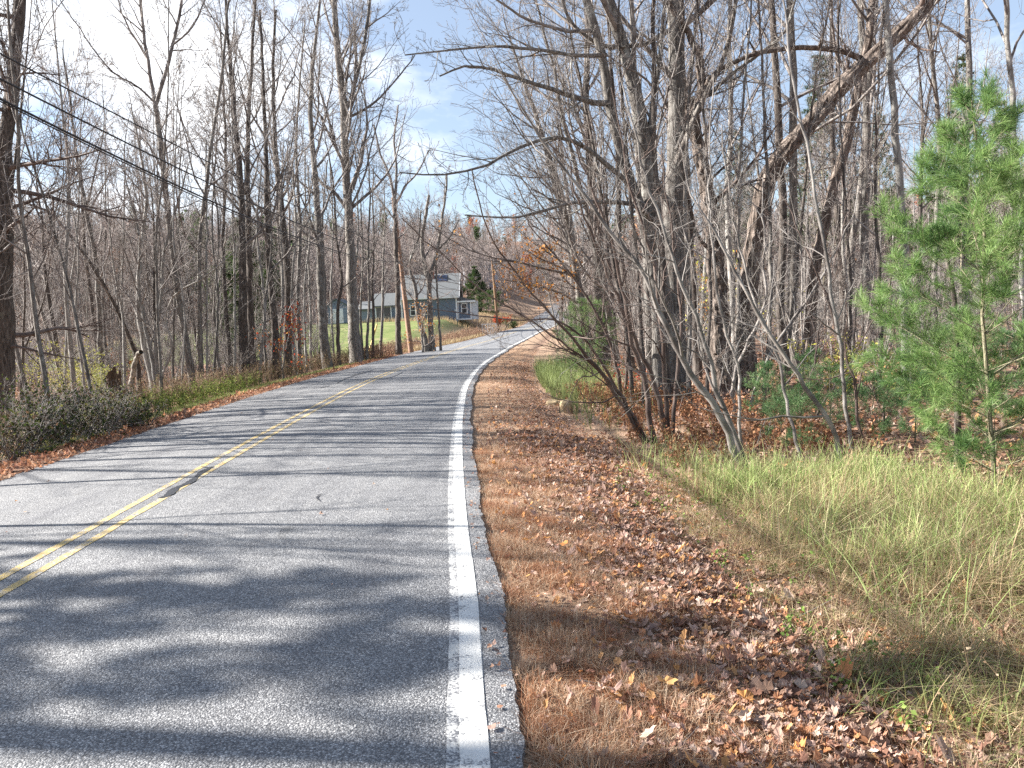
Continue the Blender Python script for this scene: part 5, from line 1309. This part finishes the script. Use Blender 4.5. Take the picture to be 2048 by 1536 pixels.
def woods_floor(n, e0, e1, y0, y1, side):
    y = y0 + (y1 - y0) * r.random(n) ** 1.15; e = e0 + (e1 - e0) * r.random(n)
    return (XR(y) + e if side == 'r' else XL(y) - e), y
x, y = woods_floor(26000, 2.4, 15, 3, 34, 'r'); k = np.abs(x) < .72 * y + 2; k &= y > 3
leaf_mesh('fallen_leaves', x[k], y[k], .085, LC, 4, 'brown leaf litter carpeting the floor of the right woods', .03, .5, hi=False)
x, y = woods_floor(12000, 3, 22, 14, 48, 'l'); k = np.abs(x) < .72 * y + 2
leaf_mesh('fallen_leaves', x[k], y[k], .10, [tuple(np.array(c) * .85) for c in LC], 5, 'brown leaf litter under the left trees', .03, .5, hi=False)
x, y = verge(9000, -.02, 1.1, 7, 46, 'l', 1.5, .35)
leaf_mesh('fallen_leaves', x, y, .055, [(.34, .16, .09), (.42, .20, .10), (.28, .12, .07), (.48, .24, .12), (.5, .34, .24)], 6, 'reddish brown leaves gathered along the left road edge', .03, .5, hi=False)
x, y = verge(60, -5.2, -.4, 4, 40, 'r', 1.2); xa, ya = verge(260, -.13, .02, 1.8, 30, 'r', 1.3); x = np.concatenate((x, xa)); y = np.concatenate((y, ya))
leaf_mesh('fallen_leaves', x, y, .036, LC, 7, 'a few stray leaf scraps blown onto the road', .0, .15, hi=False, zf=lambda X, Y: road_z(X, Y, .012))

# fallen twigs
r = np.random.default_rng(90); n = 260; y = 2 + 14 * r.random(n) ** 1.3; x = XR(y) + .15 + 4 * r.random(n); L = r.uniform(.08, .45, n)
P, R_t = grow(r, np.stack((x, y, ground(x, y) + .03), -1), np.concatenate((r.normal(0, 1, (n, 2)), r.normal(.02, .06, (n, 1))), 1), L, r.uniform(.0015, .004, n), 4, .12, 0)
T = Tubes(); T.add(P, R_t, 4); V, F = T.arrays(); o = link('fallen_twigs', mesh_np('fallen_twigs', V, [F], True), M['twig']); tag(o, 'small dead twigs lying in the leaves of the right verge', kind='stuff')
# ------------------------------------------------------------------ grasses
def blades(name, X, Y, h, w, colb, colt, seed, label, lean=.5, bend=.6, segs=3, wind=(0, 0), flat=0., zo=0., var=.25, zb=-.01):
    r = np.random.default_rng(seed); n = len(X); Z = ground(X, Y) + zb
    hh = (np.asarray(h) * np.ones(n)) * r.uniform(.5, 1.25, n); yaw = r.uniform(0, 2 * pi, n); d = np.stack((np.cos(yaw), np.sin(yaw)), -1)
    d = d * np.abs(r.normal(0, lean, (n, 1))) + np.asarray(wind)
    fy = r.uniform(0, pi, n); wx, wy = np.cos(fy), np.sin(fy)
    ts = np.linspace(0, 1, segs + 1); rows = []
    for t_ in ts:
        off = d * (t_ + bend * t_ * t_)[..., None] if False else d * (t_ * .6 + bend * t_ * t_)
        zz = hh * (t_ - (bend * .35) * t_ * t_ * np.minimum(1.6, np.linalg.norm(d, axis=1))) * (1 - flat)
        px = X + off[:, 0] * hh; py = Y + off[:, 1] * hh; pz = Z + np.maximum(zz, .004) + zo
        ww = w * (1 - t_ * .85) * .5 * (np.ones(n))
        rows.append(np.stack((px - wx * ww, py - wy * ww, pz), -1)); rows.append(np.stack((px + wx * ww, py + wy * ww, pz), -1))
    V = np.stack(rows, 1); k = V.shape[1]; b = np.arange(n)[:, None] * k
    F = [np.stack((b[:, 0] + 2 * s_, b[:, 0] + 2 * s_ + 1, b[:, 0] + 2 * s_ + 3, b[:, 0] + 2 * s_ + 2), -1) for s_ in range(segs)]
    colb = np.asarray(colb); colt = np.asarray(colt)
    if colb.ndim == 2 and len(colb) != n: i = r.integers(0, len(colb), n); colb = colb[i]; colt = colt[i]
    f = r.uniform(1 - var, 1 + var, (n, 1)); colb = colb * f; colt = colt * f
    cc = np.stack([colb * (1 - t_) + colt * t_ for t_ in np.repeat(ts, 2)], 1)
    o = link(name, mesh_np(name, V.reshape(-1, 3), [np.concatenate(F)], False, np.clip(cc.reshape(-1, 3), 0, 1)), M['grass'])
    return tag(o, label, kind='stuff')
def vnoise(x, y, s, seed=0):
    return .5 + .25 * (np.sin(x * s + seed) * np.cos(y * s * .8 + seed * 2) + np.sin(x * s * 2.3 + y * s * 1.7 + seed) + np.sin(x * s * .7 - y * s * 2.9 + 2 * seed) * .6)
# mown dead grass of the verge
STR = [(.46, .30, .20), (.56, .41, .29), (.38, .22, .13), (.66, .52, .38), (.34, .17, .10), (.50, .33, .21)]
y = 1.5 + 9 * r.random(150000) ** 1.45; x = XR(y) + np.abs(r.normal(0, .8, len(y))) * (r.random(len(y)) < 2) + .0
x = x + .012; k = (x - XR(y) < 2.1) & (vnoise(x, y, 3.1, 4) + r.normal(0, .25, len(x)) > .28); x, y = x[k], y[k]
pch = vnoise(x, y, 5.3, 7) + np.random.default_rng(20).normal(0, .18, len(x)); ST = np.array(STR); ci = np.random.default_rng(19).integers(0, 6, len(x)); cb = ST[ci]
cb = np.where(pch[:, None] < .34, cb * (.86, .66, .55), cb * (1.04, 1.06, 1.06))
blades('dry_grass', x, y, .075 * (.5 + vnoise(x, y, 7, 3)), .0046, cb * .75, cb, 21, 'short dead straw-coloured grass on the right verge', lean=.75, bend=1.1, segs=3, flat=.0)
y = 10 + 40 * r.random(60000) ** 1.5; x = XR(y) + .01 + r.uniform(0, 1.7, len(y))
blades('dry_grass', x, y, .06, .009, STR, STR, 22, 'dead straw grass on the verge farther along the bend', lean=1.0, bend=.8, segs=2, flat=.2)
# taller bank grass: straw at the base, green where it is still growing
def bank(n, y0, y1, w, h, seed, pw=1.3, label='tall green and straw-coloured grass on the ditch bank'):
    r = np.random.default_rng(seed); y = y0 + (y1 - y0) * r.random(n) ** pw
    wid = np.interp(y, [0, 5, 8, 12, 20, 40], [4.2, 4.6, 4.8, 2.6, 2.0, 1.8])
    e = 1.55 + wid * r.random(n) ** .8; e += .25 * np.sin(y * 1.3); x = XR(y) + e
    cl = vnoise(x, y, 3.3, seed); k = cl + r.normal(0, .14, n) > .44; k &= r.random(n) < np.clip((e - 1.2) * 1.6, .15, 1); k &= (e < 2.5 + r.normal(0, .2, n)) | (y < 8.7 - .46 * x + r.normal(0, .6, n)); k &= (r.random(n) < np.clip(1.5 - (y - 5.2) * .33, .25, 1)) | (e > 3.0); x, y, e = x[k], y[k], e[k]
    g = vnoise(x, y, 1.15, 3) + r.normal(0, .16, len(x)) + np.clip((e - 2.2) * .14, -.2, .3)
    g = g + np.clip((y - 4.5) * .03, -.1, .06) + np.clip((e - 3) * .04, -.08, .1); green = g > .68
    cb = np.where(green[:, None], (.28, .23, .11), (.34, .22, .13)); ct = np.where(green[:, None], (.20, .29, .085), (.50, .37, .23))
    yel = (r.random(len(x)) < .35) & green; ct[yel] = (.40, .42, .16)
    hh = np.clip(1.25 - (y - (8.0 - .46 * x)) * .5, .45, 1) * h * (.3 + 1.5 * vnoise(x, y, 3.4, 8) ** 1.6) * np.clip(.5 + (e - 1.5) * .5, .45, 1.15)
    blades('tall_grass', x, y, hh, w, cb, ct, seed, label, lean=.6, bend=.95, segs=4, wind=(.12, -.10), var=.4)
bank(62000, 1.6, 9, .0072, .33, 31)
bank(11000, 7.5, 22, .009, .32, 32, label='tall dry and green grass of the bank around the bend')
r = np.random.default_rng(30); n = 64000
y = 1.5 + 5.6 * r.random(n) ** 1.15; e = 1.62 + 2.6 * r.random(n) ** .9; x = XR(y) + e
k = vnoise(x, y, 4.1, 2) + r.normal(0, .18, n) > .42; x, y, e = x[k], y[k], e[k]
hh = .30 * (.4 + 1.1 * vnoise(x, y, 4.6, 5)) * np.clip(.35 + (e - 1.7) * .6, .35, 1.1)
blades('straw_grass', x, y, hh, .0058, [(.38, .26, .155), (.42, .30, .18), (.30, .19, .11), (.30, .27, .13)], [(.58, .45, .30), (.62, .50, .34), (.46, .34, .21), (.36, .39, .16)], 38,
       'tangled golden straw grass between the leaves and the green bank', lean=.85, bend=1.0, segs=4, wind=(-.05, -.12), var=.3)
r = np.random.default_rng(29); n = 7000
y = 2.5 + 8 * r.random(n) ** 1.1; e = 2.2 + 3.6 * r.random(n); x = XR(y) + e; k = (vnoise(x, y, 2.7, 6) + r.normal(0, .1, n) > .52) & (y < 8.8 - .45 * x); x, y = x[k], y[k]
blades('broad_grass', x, y, .40, .012, [(.24, .28, .11), (.36, .31, .17)], [(.32, .42, .14), (.48, .44, .25)], 39, 'broad arching grass leaves poking out of the bank', lean=.8, bend=1.1, segs=4, var=.3)
# clumps of broad bright grass
r = np.random.default_rng(33); X_, Y_ = [], []
for (px_, Yc, n, s) in ((1500, 7.6, 900, .26), (1560, 7.2, 300, .25), (1700, 7.4, 1100, .30), (1790, 7.0, 600, .3), (1330, 9.4, 160, .3), (1900, 6.2, 700, .35), (2000, 5.6, 700, .35), (1420, 8.4, 160, .25), (1860, 5.0, 500, .3), (1640, 6.3, 380, .3)):
    c = at(px_, 900, Yc); X_.append(r.normal(c[0], s, n)); Y_.append(r.normal(Yc, s, n))
x = np.concatenate(X_); y = np.concatenate(Y_)
blades('broad_grass', x, y, .42, .011, [(.28, .30, .12), (.24, .28, .10), (.36, .32, .17)], [(.31, .42, .13), (.36, .44, .18), (.44, .42, .21)], 34, 'bright broad-bladed green grass clumps along the wood edge', lean=.5, bend=.9, segs=4)
# green roadside clump beyond the boulder
y = r.normal(23.5, 4.0, 6500); x = XR(y) + 1.9 + np.abs(r.normal(0, 1.0, 6500)); k = vnoise(x, y, 2.6, 1) > .42; x, y = x[k], y[k]
blades('broad_grass', x, y, .50, .016, [(.18, .20, .08)], [(.26, .33, .12)], 35, 'bushy green grass clump beyond the boulder at the bend', lean=.4, bend=.7, segs=3)
# left verge: green strip, weeds, dry stalks
y = 12 + 34 * r.random(26000) ** 1.2; x = XL(y) - .75 - np.abs(r.normal(0, .45, len(y)))
blades('green_grass', x, y, .10, .012, [(.16, .20, .05), (.26, .22, .10)], [(.24, .32, .09), (.40, .36, .16)], 36, 'green grass strip between the left leaves and the weeds', lean=.6, bend=.6, segs=2)
def weeds(name, n, y0, y1, e0, e1, h, seed, cols, label, side='l', leaf=.03, per=14, w=.006, lc=None):
    r = np.random.default_rng(seed); y = y0 + (y1 - y0) * r.random(n) ** 1.1; e = r.uniform(e0, e1, n); x = (XL(y) - e) if side == 'l' else XR(y) + e
    hh = h * r.uniform(.45, 1.2, n); z = ground(x, y); P0 = np.stack((x, y, z - .02), -1)
    P, R = grow(r, P0, np.array([0, 0, 1.]) + r.normal(0, .22, (n, 3)) * (1, 1, 0), hh, np.full(n, w), 4, .12, .03, .6)
    T = Tubes(); T.add(P, R, 3); l1 = spawn(r, P, R, hh, 5, .35, 1, .7, .2, .28, .6, 2, .1, .1, w * .5); T.add(l1[0], l1[1], 3)
    V1, F1 = T.arrays(); allp = np.concatenate((P[:, 1:].reshape(-1, 3), l1[0][:, 1:].reshape(-1, 3))); q = allp[r.integers(0, len(allp), n * per)]
    V2, F2, c2 = leaf_cards(r, q, leaf, lc or cols, spread=leaf * .7, droop=.1)
    cols = np.asarray(cols); c1 = np.repeat(cols[[0]] * .8, len(V1), 0)
    o = link(name, mesh_np(name, np.concatenate((V1, V2)), [F1, F2 + len(V1)], False, np.clip(np.concatenate((c1, c2)), 0, 1)), M['leaf'])
    return tag(o, label, kind='stuff')
WC = [(.30, .21, .14), (.36, .27, .18), (.22, .15, .10), (.20, .22, .08), (.42, .33, .22)]
weeds('dry_weeds', 1500, 15, 44, 1.5, 3.6, .75, 41, WC, 'dry goldenrod stalks and weeds along the left tree line', per=16, leaf=.035)
weeds('green_weeds', 500, 13, 26, 1.1, 2.6, .5, 42, [(.20, .25, .07), (.28, .30, .08), (.14, .18, .05)], 'leafy green weeds low on the left verge', per=22, leaf=.045)
weeds('dry_weeds', 1500, 42, 98, .5, 2.4, .8, 43, [(.30, .18, .13), (.36, .24, .17), (.24, .15, .11), (.44, .34, .22)], 'reddish brown weeds fringing the lawn and the far pole', per=14, leaf=.07, w=.011)
weeds('dry_weeds', 330, 2.2, 9.5, 1.7, 5.0, .42, 48, [(.38, .27, .17), (.46, .36, .24), (.30, .19, .12), (.24, .16, .10)], 'brown seed stalks and dead weeds sticking out of the right bank', side='r', per=12, leaf=.016, w=.0022)
weeds('dry_weeds', 600, 8.5, 17, 1.0, 3.2, .6, 49, WC, 'scraggly dry weeds in front of the dark bushes on the left', per=14, leaf=.03, w=.004)
weeds('green_weeds', 110, 3, 9, 1.5, 2.6, .16, 44, [(.14, .22, .05), (.22, .30, .08)], 'tiny green leafy weeds in the ditch', side='r', per=12, leaf=.028, w=.002)
weeds('red_ferns', 420, 9, 20, 2.3, 5.0, .4, 45, [(.30, .15, .08), (.36, .20, .11), (.24, .11, .065)], 'rusty dead ferns under the shrubs at the wood edge', side='r', per=24, leaf=.05, w=.004)
y = 52 + 40 * r.random(9000); x = XL(y) - .3 - r.random(9000) * 2.6
blades('dry_grass', x, y, .4, .03, [(.38, .28, .15)], [(.56, .45, .27)], 46, 'long pale dry grass between the lawn and the road', lean=.4, bend=.5, segs=3)
y = 95 + 60 * r.random(9000); x = XL(y) - .3 - r.random(9000) * 16
blades('dry_grass', x, y, .5, .06, [(.34, .24, .14)], [(.50, .38, .22)], 47, 'tawny dry grass of the field behind the trellis', lean=.4, bend=.5, segs=2)
